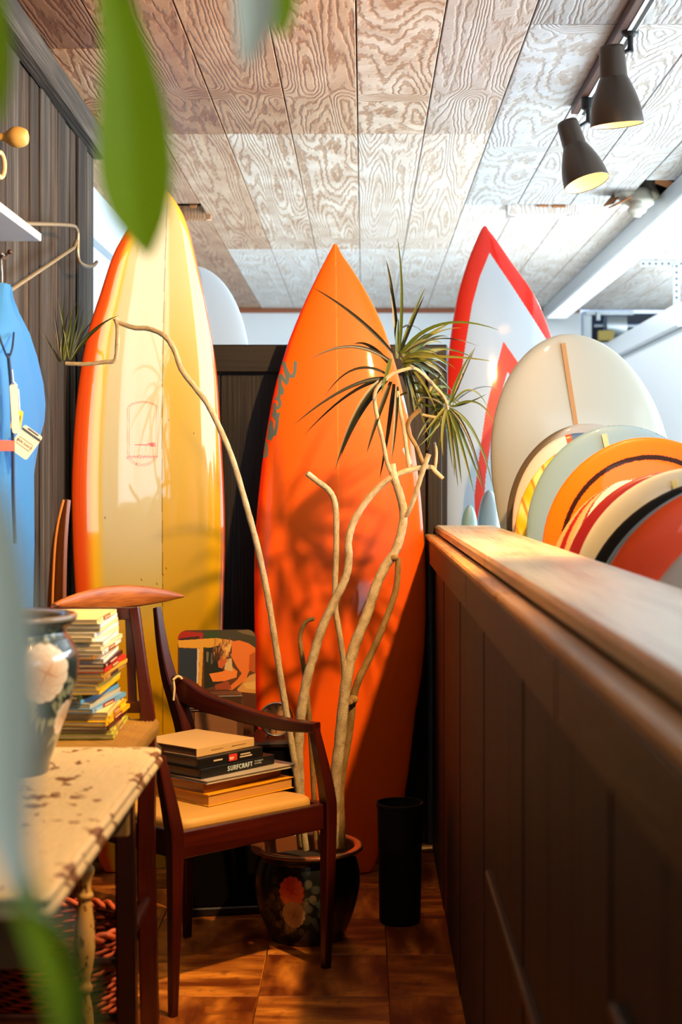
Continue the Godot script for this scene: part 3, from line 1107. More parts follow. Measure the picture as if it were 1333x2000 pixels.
func build_boards() -> void:
	# the yellow board against the plank wall
	var base := Vector3(-0.672, 0.0, -4.64)
	var tip := at(303, 382, 4.70)
	var xf := board_frame(base, tip, 0.43)
	var length := (tip - base).length()
	var rows := rows_from_pixels([[392, 288, 316], [405, 272, 328], [425, 256, 342], [450, 243, 354], [480, 226, 364], [517, 209, 375], [585, 189, 393], [652, 169, 408], [720, 156, 420], [788, 148, 427], [855, 143, 432], [950, 139.5, 438], [1050, 141, 440], [1150, 146, 438], [1250, 154, 435], [1350, 166, 430], [1440, 180, 422]], xf, length, [[0.0, -0.12, 0.12], [0.01, -0.155, 0.155], [0.12, -0.178, 0.178]])
	var wm := 0.29
	var orange := rgb(214, 74, 6)
	var yel := rgb(226, 172, 8)
	var cream := rgb(188, 174, 126)
	var gold := rgb(190, 152, 50)
	var amber := rgb(196, 146, 4)
	var s0 := plane_hit(308, 450, xf)
	var s1 := plane_hit(313, 1440, xf)
	var d := board_print(rows, length, wm, 384, 1536, func(e: float, y: float, x: float) -> Color:
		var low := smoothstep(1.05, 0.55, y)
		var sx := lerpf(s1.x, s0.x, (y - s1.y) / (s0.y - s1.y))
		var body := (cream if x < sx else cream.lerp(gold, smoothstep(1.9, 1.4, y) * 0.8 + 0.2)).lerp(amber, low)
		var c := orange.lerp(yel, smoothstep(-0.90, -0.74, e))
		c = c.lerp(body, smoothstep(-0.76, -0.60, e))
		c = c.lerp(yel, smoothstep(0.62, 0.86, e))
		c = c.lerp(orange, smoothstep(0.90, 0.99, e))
		if absf(x - sx) < 0.0013: c = c.lerp(rgb(96, 70, 10), 0.75)
		return c)
	var ink := rgb(206, 112, 40)
	var cap := []
	for i in 13:
		var a := PI * i / 12.0
		cap.append([272 - 29 * cos(a), 885 + 26 * sin(a)])
	for k in [1.0, 0.88]:
		var lo := []
		lo.append([272 - 30 * k, 800])
		for q in cap: lo.append([272 + (q[0] - 272) * k, 885 + (q[1] - 885) * k])
		lo.append([272 + 30 * k, 800])
		for i in 9:
			var a := PI * i / 8.0
			lo.append([272 + 30 * k * cos(a), 800 - 14 * k * sin(a)])
		board_stroke(d, 384, 1536, lo, 0.0013, ink, xf, length, wm, 0.55)
	board_stroke(d, 384, 1536, [[258, 870], [280, 870], [296, 869]], 0.0018, rgb(196, 70, 26), xf, length, wm, 0.8)
	board_stroke(d, 384, 1536, [[284, 868], [295, 867], [288, 872], [296, 872]], 0.0026, rgb(200, 66, 26), xf, length, wm, 0.8)
	var scr := []
	for i in 44:
		scr.append([242 + i * 1.38, 893 + 2.6 * sin(i * 1.7) * (1.7 if i in [0, 1, 17, 18, 19] else 0.8)])
	board_stroke(d, 384, 1536, scr, 0.0012, rgb(176, 70, 20), xf, length, wm, 0.85)
	for q in [[322, 820], [372, 846], [318, 1108], [312, 1120], [300, 1138], [270, 1130], [260, 906], [350, 1260], [200, 1010]]:
		board_stroke(d, 384, 1536, [[q[0], q[1]], [q[0] + 1, q[1] + 3]], 0.0016, rgb(120, 84, 20), xf, length, wm, 0.7)
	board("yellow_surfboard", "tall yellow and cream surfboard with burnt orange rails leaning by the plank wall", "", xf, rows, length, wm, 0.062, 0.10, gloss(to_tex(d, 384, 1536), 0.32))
	# the orange board against the dark partition
	base = Vector3(-0.085, 0.0, -4.56)
	tip = at(654, 484, 4.56 + 0.25)
	xf = board_frame(base, tip, 0.06)
	length = (tip - base).length()
	rows = rows_from_pixels([[492, 647, 661], [505, 640, 668], [530, 627, 686], [562, 611, 707], [600, 593, 729], [645, 574, 750], [682, 560, 763], [760, 537, 785], [855, 519, 806], [949, 507, 820], [1030, 500, 827], [1100, 497, 832], [1200, 497, 833], [1300, 498, 827], [1400, 502, 812], [1500, 510, 800], [1600, 524, 781]], xf, length, [[0.0, -0.09, 0.09], [0.01, -0.115, 0.115], [0.10, -0.15, 0.15]])
	wm = 0.30
	var oc := rgb(242, 94, 2)
	s0 = plane_hit(655, 500, xf)
	s1 = plane_hit(661, 950, xf)
	d = board_print(rows, length, wm, 384, 1536, func(e: float, y: float, x: float) -> Color:
		var sx := lerpf(s1.x, s0.x, (y - s1.y) / (s0.y - s1.y))
		var c := rgb(226, 30, 8).lerp(oc, smoothstep(-1.0, -0.90, e))
		if absf(x - sx) < 0.0014: c = c.lerp(rgb(226, 150, 40), 0.6)
		return c)
	var teal := rgb(96, 112, 110)
	for s in [
		[[554, 711], [558, 728], [562, 745], [560, 752], [555, 745], [549, 736], [547, 737]], [[555, 713], [560, 728], [566, 738], [573, 739], [576, 730], [577, 712]],
		[[547, 740], [547, 760], [551, 771], [552, 766], [549, 758], [546, 765], [545, 778]], [[540, 781], [543, 779], [547, 788], [546, 796], [543, 799]],
		[[537, 792], [537, 812], [542, 824], [540, 838], [537, 850]], [[534, 811], [541, 823], [544, 811]], [[530, 826], [531, 840], [532, 852], [528, 859], [524, 856], [528, 846], [527, 834]],
		[[519, 865], [521, 880], [520, 891], [514, 892]]]:
		board_stroke(d, 384, 1536, s, 0.0052, teal, xf, length, wm, 1.0)
	for s in [[[788, 778], [793, 790], [797, 806]], [[790, 880], [796, 892], [800, 905]]]:
		board_stroke(d, 384, 1536, s, 0.007, rgb(150, 176, 186), xf, length, wm, 0.9)
	var orange_coat := gloss(to_tex(d, 384, 1536), 0.4)
	orange_coat.clearcoat = 0.45
	board("orange_surfboard", "bright orange surfboard with grey script lettering leaning on the dark partition", "", xf, rows, length, wm, 0.06, 0.045, orange_coat)
	# the red and white board behind the post
	base = Vector3(0.50, 0.0, -5.25)
	tip = at(946, 447, 5.45)
	xf = board_frame(base, tip, 0.0)
	length = (tip - base).length()
	rows = rows_from_pixels([[456, 938, 954], [475, 929, 969], [517, 912, 998], [581, 893, 1043], [656, 880, 1075], [746, 870, 1098], [850, 864, 1112], [1000, 864, 1118], [1200, 870, 1110]], xf, length, [[0.0, -0.10, 0.10], [0.01, -0.14, 0.14], [0.15, -0.19, 0.19]])
	wm = 0.29
	var red := rgb(206, 30, 14)
	var white := rgb(172, 181, 189)
	var inner := PackedVector2Array()
	for q in [[955, 499], [936, 545], [921, 600], [908, 680], [896, 760], [860, 800], [860, 1900], [1130, 1900], [1110, 760], [1082, 690], [1043, 630], [998, 562]]: inner.append(plane_hit(q[0], q[1], xf))
	var chev := PackedVector2Array()
	for q in [[982, 671], [965, 735], [949, 800], [937, 880], [926, 970], [928, 1018], [938, 1030], [943, 1000], [948, 930], [960, 850], [974, 785], [990, 729], [1004, 747], [1060, 830], [1066, 800], [1015, 718]]: chev.append(plane_hit(q[0], q[1], xf))
	d = board_print(rows, length, wm, 256, 1280, func(_e: float, y: float, x: float) -> Color:
		var p := Vector2(x, y)
		if Geometry2D.is_point_in_polygon(p, chev): return rgb(214, 62, 48)
		return white if Geometry2D.is_point_in_polygon(p, inner) else red)
	board("chevron_surfboard", "white surfboard with red rim and red inner chevron standing behind the post", "", xf, rows, length, wm, 0.06, 0.04, gloss(to_tex(d, 256, 1280), 0.35))
	# the pale blue board far left, its nose showing between the yellow board and the back wall
	rack("pale blue and white surfboard with a blue rail, half hidden behind the yellow board", Vector3(383, 522, 5.6), 0.27, 0.55, -0.12, 0.14, func(e: float, _y: float, _x: float) -> Color:
		return rgb(36, 92, 160).lerp(rgb(176, 200, 222), smoothstep(0.16, 0.30, e)), "", "blue_surfboard")


# a board standing on its tail: tip = (pixel x, pixel y, depth), half width w, nose length, lean sideways, lean back
func rack(label: String, tip_px: Vector3, w: float, nose: float, roll: float, lean: float, paint, group := "surfboards racked behind the half wall", called := "racked_surfboard", power := 2.1, material: StandardMaterial3D = null) -> Node3D:
	var tip := at(tip_px.x, tip_px.y, tip_px.z)
	var dir := Vector3(-tan(roll), 1.0, -lean)
	var base := tip - dir * tip.y
	var xf := board_frame(base, tip, 0.0)
	var length := (tip - base).length()
	var rows := []
	for i in 14:
		var s := 1.0 - i / 13.0
		rows.append([0.30 * (1.0 - sin(s * PI / 2)), -w * (0.45 + 0.55 * sqrt(1.0 - s * s)) * 0.9, w * (0.45 + 0.55 * sqrt(1.0 - s * s)) * 0.9])
	rows.append([length - nose - 0.05, -w, w])
	for i in 22:
		var s := sin(i / 21.0 * PI / 2)
		var h := maxf(w * pow(maxf(0.0, 1.0 - pow(s, power)), 0.52), 0.0008)
		rows.append([length - nose + nose * s, -h, h])
	var m: StandardMaterial3D = material
	if m == null:
		if paint is Color: m = mat(paint, 0.4, 0.0, 0.3)
		else:
			m = gloss(to_tex(board_print(rows, length, w, 192, 768, paint), 192, 768), 0.4)
			m.clearcoat = 0.2
	return board(called, label, group, xf, rows, length, w, 0.055, 0.02, m)


func add_stringer(o: Node3D, color: Color, top := 0.03, long := 0.9, w := 0.006) -> void:
	var deck: MeshInstance3D = o.get_node("deck")
	var bb := deck.mesh.get_aabb()
	var length := bb.size.y
	var m := MB.new()
	var pts := []
	for i in 20:
		var y := length - top - long * i / 19.0
		var t := y / length
		var z := 0.055 * 0.56 * (1.0 - 0.45 * pow(absf(t - 0.5) * 2.0, 3.0)) + 0.02 * pow(maxf(0.0, (t - 0.55) / 0.45), 2.0)
		pts.append(o.transform * Vector3(0, y, z - 0.0005))
	m.sweep(pts, w, 0.0012, o.transform.basis.x, 4)
	obj("stringer", m, mat(color, 0.4), o)


func build_rack() -> void:
	var g := "surfboards racked behind the half wall"
	var o := rack("large cream longboard with a brown stringer, tallest of the rack", Vector3(1095, 655, 4.79), 0.29, 0.46, 0.152, 0.03, rgb(158, 158, 146))
	add_stringer(o, rgb(160, 112, 62), 0.03, 0.9, 0.0075)
	rack("grey surfboard with a darker grey rail directly in front of the cream longboard", Vector3(1120, 831, 4.5), 0.27, 0.34, 0.21, 0.03, func(e: float, _y: float, _x: float) -> Color:
		return rgb(92, 80, 62).lerp(rgb(146, 147, 145), smoothstep(-0.9, -0.4, e)))
	rack("pinkish white surfboard with a small red and blue patch at its nose", Vector3(1110, 849, 4.36), 0.235, 0.32, 0.24, 0.03, func(e: float, y: float, x: float) -> Color:
		if y > 1.345 and x > -0.012 and x < 0.004: return rgb(190, 70, 30)
		if y > 1.325 and x >= 0.004: return rgb(54, 84, 124)
		return rgb(206, 194, 188))
	rack("surfboard with yellow and orange resin swirls squeezed beside the light blue board", Vector3(1126, 868, 4.2), 0.252, 0.32, 0.26, 0.03, func(e: float, y: float, x: float) -> Color:
		var q := 0.5 + 0.5 * sin(y * 13.0 + x * 60.0 + 2.0 * sin(y * 21.0))
		return rgb(238, 220, 150).lerp(rgb(232, 176, 20), q).lerp(rgb(206, 120, 30), pow(maxf(0.0, sin(x * 150.0 + y * 9.0)), 6.0)))
	o = rack("light blue surfboard with a tan stringer behind the big orange one", Vector3(1173, 835, 4.0), 0.27, 0.33, 0.225, 0.03, func(e: float, _y: float, _x: float) -> Color:
		return rgb(20, 24, 26) if e > 0.985 else rgb(118, 150, 168))
	add_stringer(o, rgb(196, 172, 130), 0.02, 0.6, 0.007)
	rack("big round-nosed orange surfboard with a black pinline arc, middle of the rack", Vector3(1229, 858, 3.66), 0.27, 0.30, 0.187, 0.03, func(e: float, y: float, x: float) -> Color:
		var q := Vector2(x / 0.225, maxf(0.0, y - 1.027) / 0.25).length()
		if absf(q - 1.0) * 0.235 < 0.0055: return rgb(40, 14, 6)
		return rgb(242, 104, 8))
	rack("white surfboard edged in maroon and tan stripes, in front of the big orange one", Vector3(1206, 942, 3.46), 0.265, 0.26, 0.33, 0.03, func(e: float, y: float, _x: float) -> Color:
		var q := absf(e)
		if q > 0.93: return rgb(204, 150, 98)
		if q > 0.86: return rgb(140, 28, 24)
		if q > 0.79: return rgb(204, 150, 98)
		if q > 0.72: return rgb(200, 164, 120)
		if q > 0.68: return rgb(140, 28, 24)
		return rgb(204, 202, 198), g, "racked_surfboard", 1.6)
	rack("deep maroon surfboard between the striped white and the cream one", Vector3(1250, 932, 3.27), 0.262, 0.26, 0.32, 0.03, rgb(128, 10, 14), g, "racked_surfboard", 1.8)
	o = rack("cream white surfboard with a yellow stringer in front of the maroon one", Vector3(1306, 920, 3.07), 0.262, 0.27, 0.235, 0.03, rgb(200, 197, 178))
	add_stringer(o, rgb(226, 206, 130), 0.02, 0.5, 0.0065)
	rack("black surfboard scuffed near its rail in front of the cream white one", Vector3(1345, 944, 2.86), 0.285, 0.27, 0.27, 0.03, func(_e: float, y: float, x: float) -> Color:
		return rgb(196, 190, 180) if (absf(y - 0.965 - x * 0.12) < 0.0035 and x < -0.12 and x > -0.22) else rgb(30, 27, 25))
	rack("powder blue surfboard, only its rail showing behind the red orange one", Vector3(1414, 934, 2.74), 0.304, 0.27, 0.20, 0.03, rgb(140, 176, 192))
	rack("red orange surfboard at the near end of the rack", Vector3(1430, 930, 2.62), 0.298, 0.28, 0.18, 0.03, rgb(255, 80, 6))
	rack("pale pink surfboard nearest but one at the right of the frame", Vector3(1478, 990, 2.36), 0.285, 0.27, 0.30, 0.03, rgb(220, 196, 184))
	rack("tan surfboard cut off by the right edge of the frame", Vector3(1600, 1010, 2.08), 0.22, 0.25, 0.30, 0.03, rgb(196, 176, 140))
	rack("slim pale grey board with a rounded tip just past the far end of the cap", Vector3(955, 957, 5.10), 0.04, 0.14, 0.0, 0.0, rgb(160, 172, 174), "", "slim_board")
	rack("slim blue grey board with a pointed tip beside the post", Vector3(917, 986, 5.06), 0.03, 0.10, -0.02, 0.0, rgb(120, 158, 166), "", "slim_board")


func _nose(length: float, y: float, w: float, nose: float) -> float:
	var s := clampf((y - (length - nose)) / nose, 0.0, 1.0)
	return w * pow(maxf(0.0, 1.0 - pow(s, 2.1)), 0.52)


# ---------------------------------------------------------------- furniture
func rounded(poly: Array, r: float) -> Array:   # Vector2 corners to a rounded outline
	var out := []
	for i in poly.size():
		var p: Vector2 = poly[i]
		var a: Vector2 = p + (poly[(i + poly.size() - 1) % poly.size()] - p).normalized() * r
		var b: Vector2 = p + (poly[(i + 1) % poly.size()] - p).normalized() * r
		for k in 6:
			var t := k / 5.0
			out.append(a * (1 - t) * (1 - t) + p * 2 * t * (1 - t) + b * t * t)
	return out


func build_armchair() -> void:
	var o := thing("armchair", "dark mahogany armchair with sweeping arms and a mustard seat holding a stack of books", "armchair", Vector3(-0.41, 0, -3.62))
	var front := Vector3(0.737, 0, -0.676)
	var m := MB.new()
	var poly := rounded([Vector2(-0.411, 3.378), Vector2(-0.111, 3.654), Vector2(-0.444, 3.893), Vector2(-0.689, 3.61)], 0.05)
	var cen := Vector2(-0.414, 3.634)
	var rows := []
	for q in [[0.99, 0.395], [1.0, 0.405], [1.0, 0.414], [0.985, 0.422], [0.95, 0.427], [0.7, 0.431], [0.3, 0.432], [0.02, 0.432]]:
		var r := []
		for p: Vector2 in poly:
			var w: Vector2 = cen + (p - cen) * q[0]
			r.append(Vector3(w.x, q[1], -w.y))
		rows.append(r)
	m.grid(rows, true, 3)
	obj("seat", m, mat(rgb(196, 150, 74), 0.55), o)
	for q in [[[-0.413, 3.36], [-0.105, 3.645]], [[-0.1, 3.66], [-0.452, 3.9]], [[-0.455, 3.9], [-0.697, 3.61]], [[-0.70, 3.61], [-0.42, 3.36]]]:
		m = MB.new()
		m.sweep([Vector3(q[0][0], 0.378, -q[0][1]), Vector3(q[1][0], 0.378, -q[1][1])], 0.031, 0.011, Vector3.UP, 4)
		obj("seat_rail", m, M.red, o)
	var leg := func(called: String, pts: Array, ws: Array) -> void:
		var mm := MB.new()
		var cp := curve(pts, 4)
		var cw := curve(ws, 4)
		mm.sweep(cp, cw, cw, front, 4)
		obj(called, mm, M.red, o)
	leg.call("leg", [at(338, 1984, 3.33), at(341, 1800, 3.34), at(342, 1650, 3.35), at(336, 1600, 3.35), at(324, 1540, 3.355), at(311, 1478, 3.36)], [0.009, 0.013, 0.0165, 0.0165, 0.014, 0.011])
	leg.call("leg", [at(637, 1889, 3.663), at(640, 1750, 3.66), at(642, 1600, 3.66), at(639, 1550, 3.66), at(628, 1490, 3.66), at(614, 1424, 3.658)], [0.010, 0.014, 0.0165, 0.0165, 0.014, 0.011])
	leg.call("leg", [at(366, 1829, 3.91), at(366, 1700, 3.90), at(366, 1545, 3.89), at(364, 1440, 3.90), at(350, 1380, 3.915), at(331, 1325, 3.93), at(317, 1260, 3.95), at(307, 1187, 3.97)], [0.009, 0.014, 0.02, 0.021, 0.020, 0.0165, 0.0125, 0.009])
	leg.call("leg", [Vector3(-0.715, 0.001, -3.60), Vector3(-0.705, 0.2, -3.605), Vector3(-0.70, 0.42, -3.61), Vector3(-0.695, 0.55, -3.63), Vector3(-0.70, 0.68, -3.66), Vector3(-0.715, 0.80, -3.69), at(165, 1190, 3.73)], [0.009, 0.014, 0.02, 0.021, 0.0175, 0.0125, 0.009])
	m = MB.new()
	var arm := [at(336, 1330, 3.925), at(357, 1346, 3.91), at(400, 1370, 3.87), at(447, 1386, 3.83), at(500, 1402, 3.78), at(560, 1415, 3.71), at(619, 1421, 3.655)]
	m.sweep(curve(arm, 4), curve([0.020, 0.030, 0.024, 0.020, 0.0175, 0.0145, 0.0115], 4), curve([0.012, 0.015, 0.016, 0.017, 0.018, 0.019, 0.016], 4), Vector3.UP, 4)
	obj("arm", m, M.red, o)
	m = MB.new()
	arm = [Vector3(-0.70, 0.69, -3.66), Vector3(-0.68, 0.675, -3.63), Vector3(-0.61, 0.64, -3.56), Vector3(-0.53, 0.61, -3.46), at(306, 1473, 3.35)]
	m.sweep(curve(arm, 4), curve([0.022, 0.028, 0.02, 0.016, 0.0115], 4), curve([0.012, 0.015, 0.017, 0.018, 0.016], 4), Vector3.UP, 4)
	obj("arm", m, M.red, o)
	m = MB.new()
	var pts := []
	var hs := []
	for i in 21:
		var t := i / 20.0
		pts.append(at(lerpf(105, 356, t), 1182 - 18 * t - 7 * sin(PI * t), lerpf(3.61, 4.05, t) + 0.015 * sin(PI * t)))
		hs.append(0.0045 + 0.026 * pow(sin(PI * clampf(t * 1.02, 0, 1)), 0.75))
	m.sweep(pts, hs, 0.009, Vector3.UP, 10)
	obj("crest_rail", m, M.honey, o, "pointed honey-coloured crest rail")
	m = MB.new()
	m.sweep([Vector3(-0.69, 0.512, -3.635), at(372, 1447, 3.90)], 0.012, 0.008, Vector3.UP, 4)
	obj("back_rail", m, M.red, o)
	m = MB.new()
	m.sweep(curve([at(338, 1328, 3.88), at(348, 1321, 3.885), at(356, 1326, 3.89)], 4), 0.0035, null, null, 6)
	m.sweep([at(339, 1326, 3.885), at(341, 1345, 3.88), at(339, 1368, 3.88)], 0.003, null, null, 6)
	obj("string", m, mat(rgb(216, 196, 140), 0.9), o, "pale string tied round the arm")
	# the books on its seat, lowest first: corner x, depth, length, width, bottom, thickness, turn
	book("thick mustard yellow book, lowest of the stack on the armchair", -0.365, 3.50, 0.290, 0.225, 0.4325, 0.028, 0.0, rgb(226, 160, 20), rgb(190, 138, 62), true)
	book("tan brown hardback lying on the yellow book on the armchair", -0.378, 3.515, 0.275, 0.21, 0.4610, 0.023, 0.05, rgb(150, 84, 34), rgb(178, 132, 78), false)
	book("thin pale grey picture book between the tan hardback and the black books", -0.368, 3.50, 0.30, 0.20, 0.4845, 0.008, -0.02, rgb(176, 164, 146), rgb(206, 196, 170), true)
	var b := book("thick black book with white capital letters on its spine, lower of two black books", -0.385, 3.52, 0.255, 0.20, 0.4930, 0.0235, 0.03, rgb(16, 15, 15), rgb(120, 96, 60), false)
	spine_text(b, "SURFCRAFT", 0.0115, Vector3(0.005, 0.0, 0.0), rgb(196, 214, 220))
	spine_text(b, "The Design of\nSurf Riding", 0.0034, Vector3(0.055, 0.002, 0.0), rgb(170, 180, 184))
	b = book("black book with a small red square on its spine, upper of two black books", -0.392, 3.525, 0.220, 0.19, 0.5170, 0.023, 0.02, rgb(20, 17, 16), rgb(132, 106, 70), false)
	var m2 := MB.new()
	var bb := b.transform.basis
	m2.box(b.position + bb * Vector3(0.005, 0.0115, 0.0957), Vector3(0.028, 0.0165, 0.0012), bb, 0.0)
	obj("spine_label", m2, mat(rgb(206, 54, 34), 0.5), b, "red square on the spine")
	spine_bars(b, [[-0.045, 0.012, 0.030, 0.0035], [0.048, 0.0145, 0.034, 0.003], [0.050, 0.0085, 0.042, 0.003]], rgb(206, 190, 160))
	spine_bars(b, [[0.0, 0.0115, 0.016, 0.003], [0.0, 0.008, 0.012, 0.002]], rgb(240, 200, 180), 0.0964)
	b = book("pale tan hardback with a worn top, uppermost book on the armchair", -0.398, 3.545, 0.20, 0.205, 0.5405, 0.021, 0.04, rgb(206, 170, 112), rgb(140, 92, 50), false)
	spine_bars(b, [[-0.03, 0.011, 0.04, 0.002], [0.045, 0.011, 0.05, 0.002]], rgb(170, 130, 76))


func book(label: String, x: float, d: float, l: float, w: float, y: float, th: float, turn: float, cover: Color, page: Color, open_front: bool) -> Node3D:
	var u := Vector3(0.66, 0, -0.751).rotated(Vector3.UP, turn)
	var bas := Basis(u, Vector3.UP, u.cross(Vector3.UP))
	var c := Vector3(x, y, -d) + u * l / 2.0 - bas.z * w / 2.0
	var o := thing("book", label, "book", c, "books stacked on the armchair", bas)
	var t := 0.0022 if th > 0.012 else 0.001
	var m := MB.new()
	m.box(c + bas * Vector3(0, th / 2.0, 0.0 if not open_front else 0.0), Vector3(l - 0.008, th - 2.0 * t, w - 0.008), bas, 0.0005)
	obj("pages", m, mat(page, 0.8), o)
	m = MB.new()
	m.box(c + bas * Vector3(0, t / 2.0, 0), Vector3(l, t, w), bas, 0.0006)
	m.box(c + bas * Vector3(0, th - t / 2.0, 0), Vector3(l, t, w), bas, 0.0006)
	m.box(c + bas * Vector3(0, th / 2.0, (w / 2.0 - 0.001) * (-1.0 if open_front else 1.0)), Vector3(l, th - 2.0 * t + 0.0008, 0.002), bas, 0.0004)
	obj("cover", m, mat(cover, 0.42), o)
	return o


func spine_text(b: Node3D, text: String, size: float, shift: Vector3, color: Color) -> void:
	var tm := TextMesh.new()
	var f := SystemFont.new()
	f.font_names = PackedStringArray(["Droid Sans"])
	f.font_weight = 700
	tm.font = f
	tm.text = text
	tm.font_size = 32
	tm.pixel_size = size / 23.0
	tm.depth = 0.0006
	tm.horizontal_alignment = HORIZONTAL_ALIGNMENT_LEFT if text.contains("\n") else HORIZONTAL_ALIGNMENT_CENTER
	var o := MeshInstance3D.new()
	o.name = "lettering"
	o.mesh = tm
	tm.material = mat(color, 0.5)
	o.position = Vector3(shift.x, 0.0118 + shift.y, 0.1003)
	b.add_child(o, true)


func spine_bars(b: Node3D, bars: Array, color: Color, z := 0.0956) -> void:
	var pm := mat(color, 0.5)
	for q in bars:
		var m := MB.new()
		m.box(b.position + b.basis * Vector3(q[0], q[1], z if b.get_meta("label").contains("black") else 0.1030), Vector3(q[2], q[3], 0.0008), b.basis, 0.0)
		obj("spine_print", m, pm, b)


func build_stool() -> void:
	var o := thing("rush_stool", "tall slat-backed chair with a woven rush seat carrying a stack of magazines", "chair", Vector3(-0.62, 0, -3.03))
	var pt := func(x: float, y: float, d: float) -> Vector3: return Vector3(x, y, -d)
	for q in [
		[[-0.452, 0.001, 2.85], [-0.457, 0.4, 2.86], [-0.462, 0.68, 2.87]], [[-0.782, 0.001, 2.85], [-0.78, 0.4, 2.86], [-0.775, 0.68, 2.87]],
		[[-0.462, 0.001, 3.22], [-0.468, 0.4, 3.20], [-0.462, 0.66, 3.19], [-0.478, 0.80, 3.205], [-0.498, 0.925, 3.225]], [[-0.775, 0.001, 3.22], [-0.775, 0.4, 3.20], [-0.772, 0.66, 3.19], [-0.757, 0.80, 3.205], [-0.738, 0.925, 3.225]]]:
		var pts := []
		for p in q: pts.append(pt.call(p[0], p[1], p[2]))
		var m := MB.new()
		var w := []
		for p in q: w.append(0.0185 if p[1] < 0.65 else (0.016 if p[1] < 0.75 else 0.0115))
		m.sweep(curve(pts, 3), curve(w, 3), curve(w, 3), Vector3.RIGHT, 4)
		obj("leg", m, M.red2 if q.size() == 3 else M.red, o)
	for q in [[[-0.77, 0.272, 2.86], [-0.46, 0.272, 2.86]], [[-0.77, 0.165, 2.86], [-0.46, 0.165, 2.86]], [[-0.462, 0.30, 2.88], [-0.466, 0.30, 3.20]], [[-0.775, 0.30, 2.88], [-0.775, 0.30, 3.20]], [[-0.77, 0.22, 3.21], [-0.46, 0.22, 3.21]]]:
		var m := MB.new()
		m.sweep([pt.call(q[0][0], q[0][1], q[0][2]), pt.call(q[1][0], q[1][1], q[1][2])], 0.011, null, null, 10)
		obj("rung", m, M.red2, o)
	for y in [0.913, 0.715]:
		var m := MB.new()
		var t: float = (y - 0.66) / 0.265
		m.sweep([pt.call(-0.772 + 0.034 * t, y, 3.19 + 0.035 * t), pt.call(-0.462 - 0.036 * t, y, 3.19 + 0.035 * t)], 0.013, 0.009, Vector3.UP, 4)
		obj("back_rail", m, M.red, o)
	for i in 6:
		var m := MB.new()
		var x := -0.735 + i * 0.0455
		m.sweep([pt.call(x - (i - 2.5) * -0.002 + 0.006 * (i - 2.5) * 0.4, 0.715, 3.197), pt.call(x, 0.91, 3.222)], 0.0095, 0.004, Vector3.RIGHT, 4)
		obj("slat", m, M.red, o)
	# rush: four triangles of cords meeting on the diagonals
	var m3 := MB.new()
	var x0 := -0.785
	var x1 := -0.447
	var d0 := 2.845
	var d1 := 3.20
	m3.box(Vector3((x0 + x1) / 2.0, 0.667, -(d0 + d1) / 2.0), Vector3(x1 - x0 - 0.01, 0.022, d1 - d0 - 0.01), Basis(), 0.008)
	obj("seat_frame", m3, M.rush, o)
	m3 = MB.new()
	for i in 22:
		var s := i / 22.0 * 0.5
		var y := 0.683 - 0.006 * s
		var ax := x0 + (x1 - x0) * s
		var bx := x1 - (x1 - x0) * s
		var ad := d0 + (d1 - d0) * s
		var bd := d1 - (d1 - d0) * s
		for q in [[ax, ad, bx, ad], [ax, bd, bx, bd], [ax, ad, ax, bd], [bx, ad, bx, bd]]:
			m3.sweep([pt.call(q[0], y, q[1]), pt.call(q[2], y, q[3])], 0.0048, null, null, 6, 0)
	for i in 44:
		var x := lerpf(x0 + 0.004, x1 - 0.004, i / 43.0)
		var d := lerpf(d0 + 0.004, d1 - 0.004, i / 43.0)
		m3.sweep([pt.call(x, 0.684, d0 + 0.004), pt.call(x, 0.680, d0 - 0.003), pt.call(x, 0.660, d0 - 0.003), pt.call(x, 0.652, d0 + 0.008)], 0.0045, null, null, 6, 0)
		m3.sweep([pt.call(x1 - 0.004, 0.684, d), pt.call(x1 + 0.003, 0.680, d), pt.call(x1 + 0.003, 0.660, d), pt.call(x1 - 0.008, 0.652, d)], 0.0045, null, null, 6, 0)
	obj("rush_weave", m3, M.rush, o, "golden woven rush")
	o.get_node("rush_weave").set_meta("kind", "stuff")
	# magazines, lowest first: spine colour, name, label block
	var list := [
		[rgb(190, 196, 80), "yellow green", 1], [rgb(206, 200, 90), "pale green", 1], [rgb(70, 24, 18), "dark maroon", 0], [rgb(226, 182, 20), "golden yellow", 1], [rgb(232, 190, 26), "bright yellow", 1], [rgb(224, 208, 140), "pale straw", 0],
		[rgb(104, 160, 214), "sky blue and red", 1], [rgb(176, 172, 150), "stone grey", 0], [rgb(84, 150, 210), "clear blue", 0], [rgb(50, 62, 40), "dark green", 0], [rgb(226, 186, 20), "lemon", 0], [rgb(232, 206, 90), "soft yellow", 0], [rgb(236, 200, 60), "mid yellow", 0],
		[rgb(176, 130, 60), "brown and blue", 2], [rgb(206, 164, 50), "old gold", 0], [rgb(206, 50, 26), "red", 1], [rgb(70, 22, 16), "maroon brown", 3], [rgb(226, 230, 232), "clean white", 0], [rgb(240, 160, 16), "orange", 0],
		[rgb(226, 226, 222), "off-white and red", 1], [rgb(222, 212, 170), "ivory", 0], [rgb(222, 228, 232), "cool white", 0], [rgb(226, 216, 170), "butter", 0], [rgb(228, 232, 234), "plain white", 0], [rgb(224, 212, 160), "buff", 0], [rgb(222, 228, 234), "bluish white", 0], [rgb(238, 218, 150), "cream and dark red", 1]]
	var words := ["lowest", "second from the bottom", "third from the bottom", "fourth from the bottom", "fifth from the bottom", "sixth from the bottom"]
	var jit := [0.004, 0.0, 0.001, 0.002, -0.002, -0.004, -0.012, -0.022, -0.03, -0.032, -0.012, -0.014, -0.018, 0.0, 0.001, 0.003, 0.0, -0.006, -0.014, -0.002, -0.002, -0.004, -0.012, -0.010, -0.006, -0.005, -0.008]
	var y := 0.6885
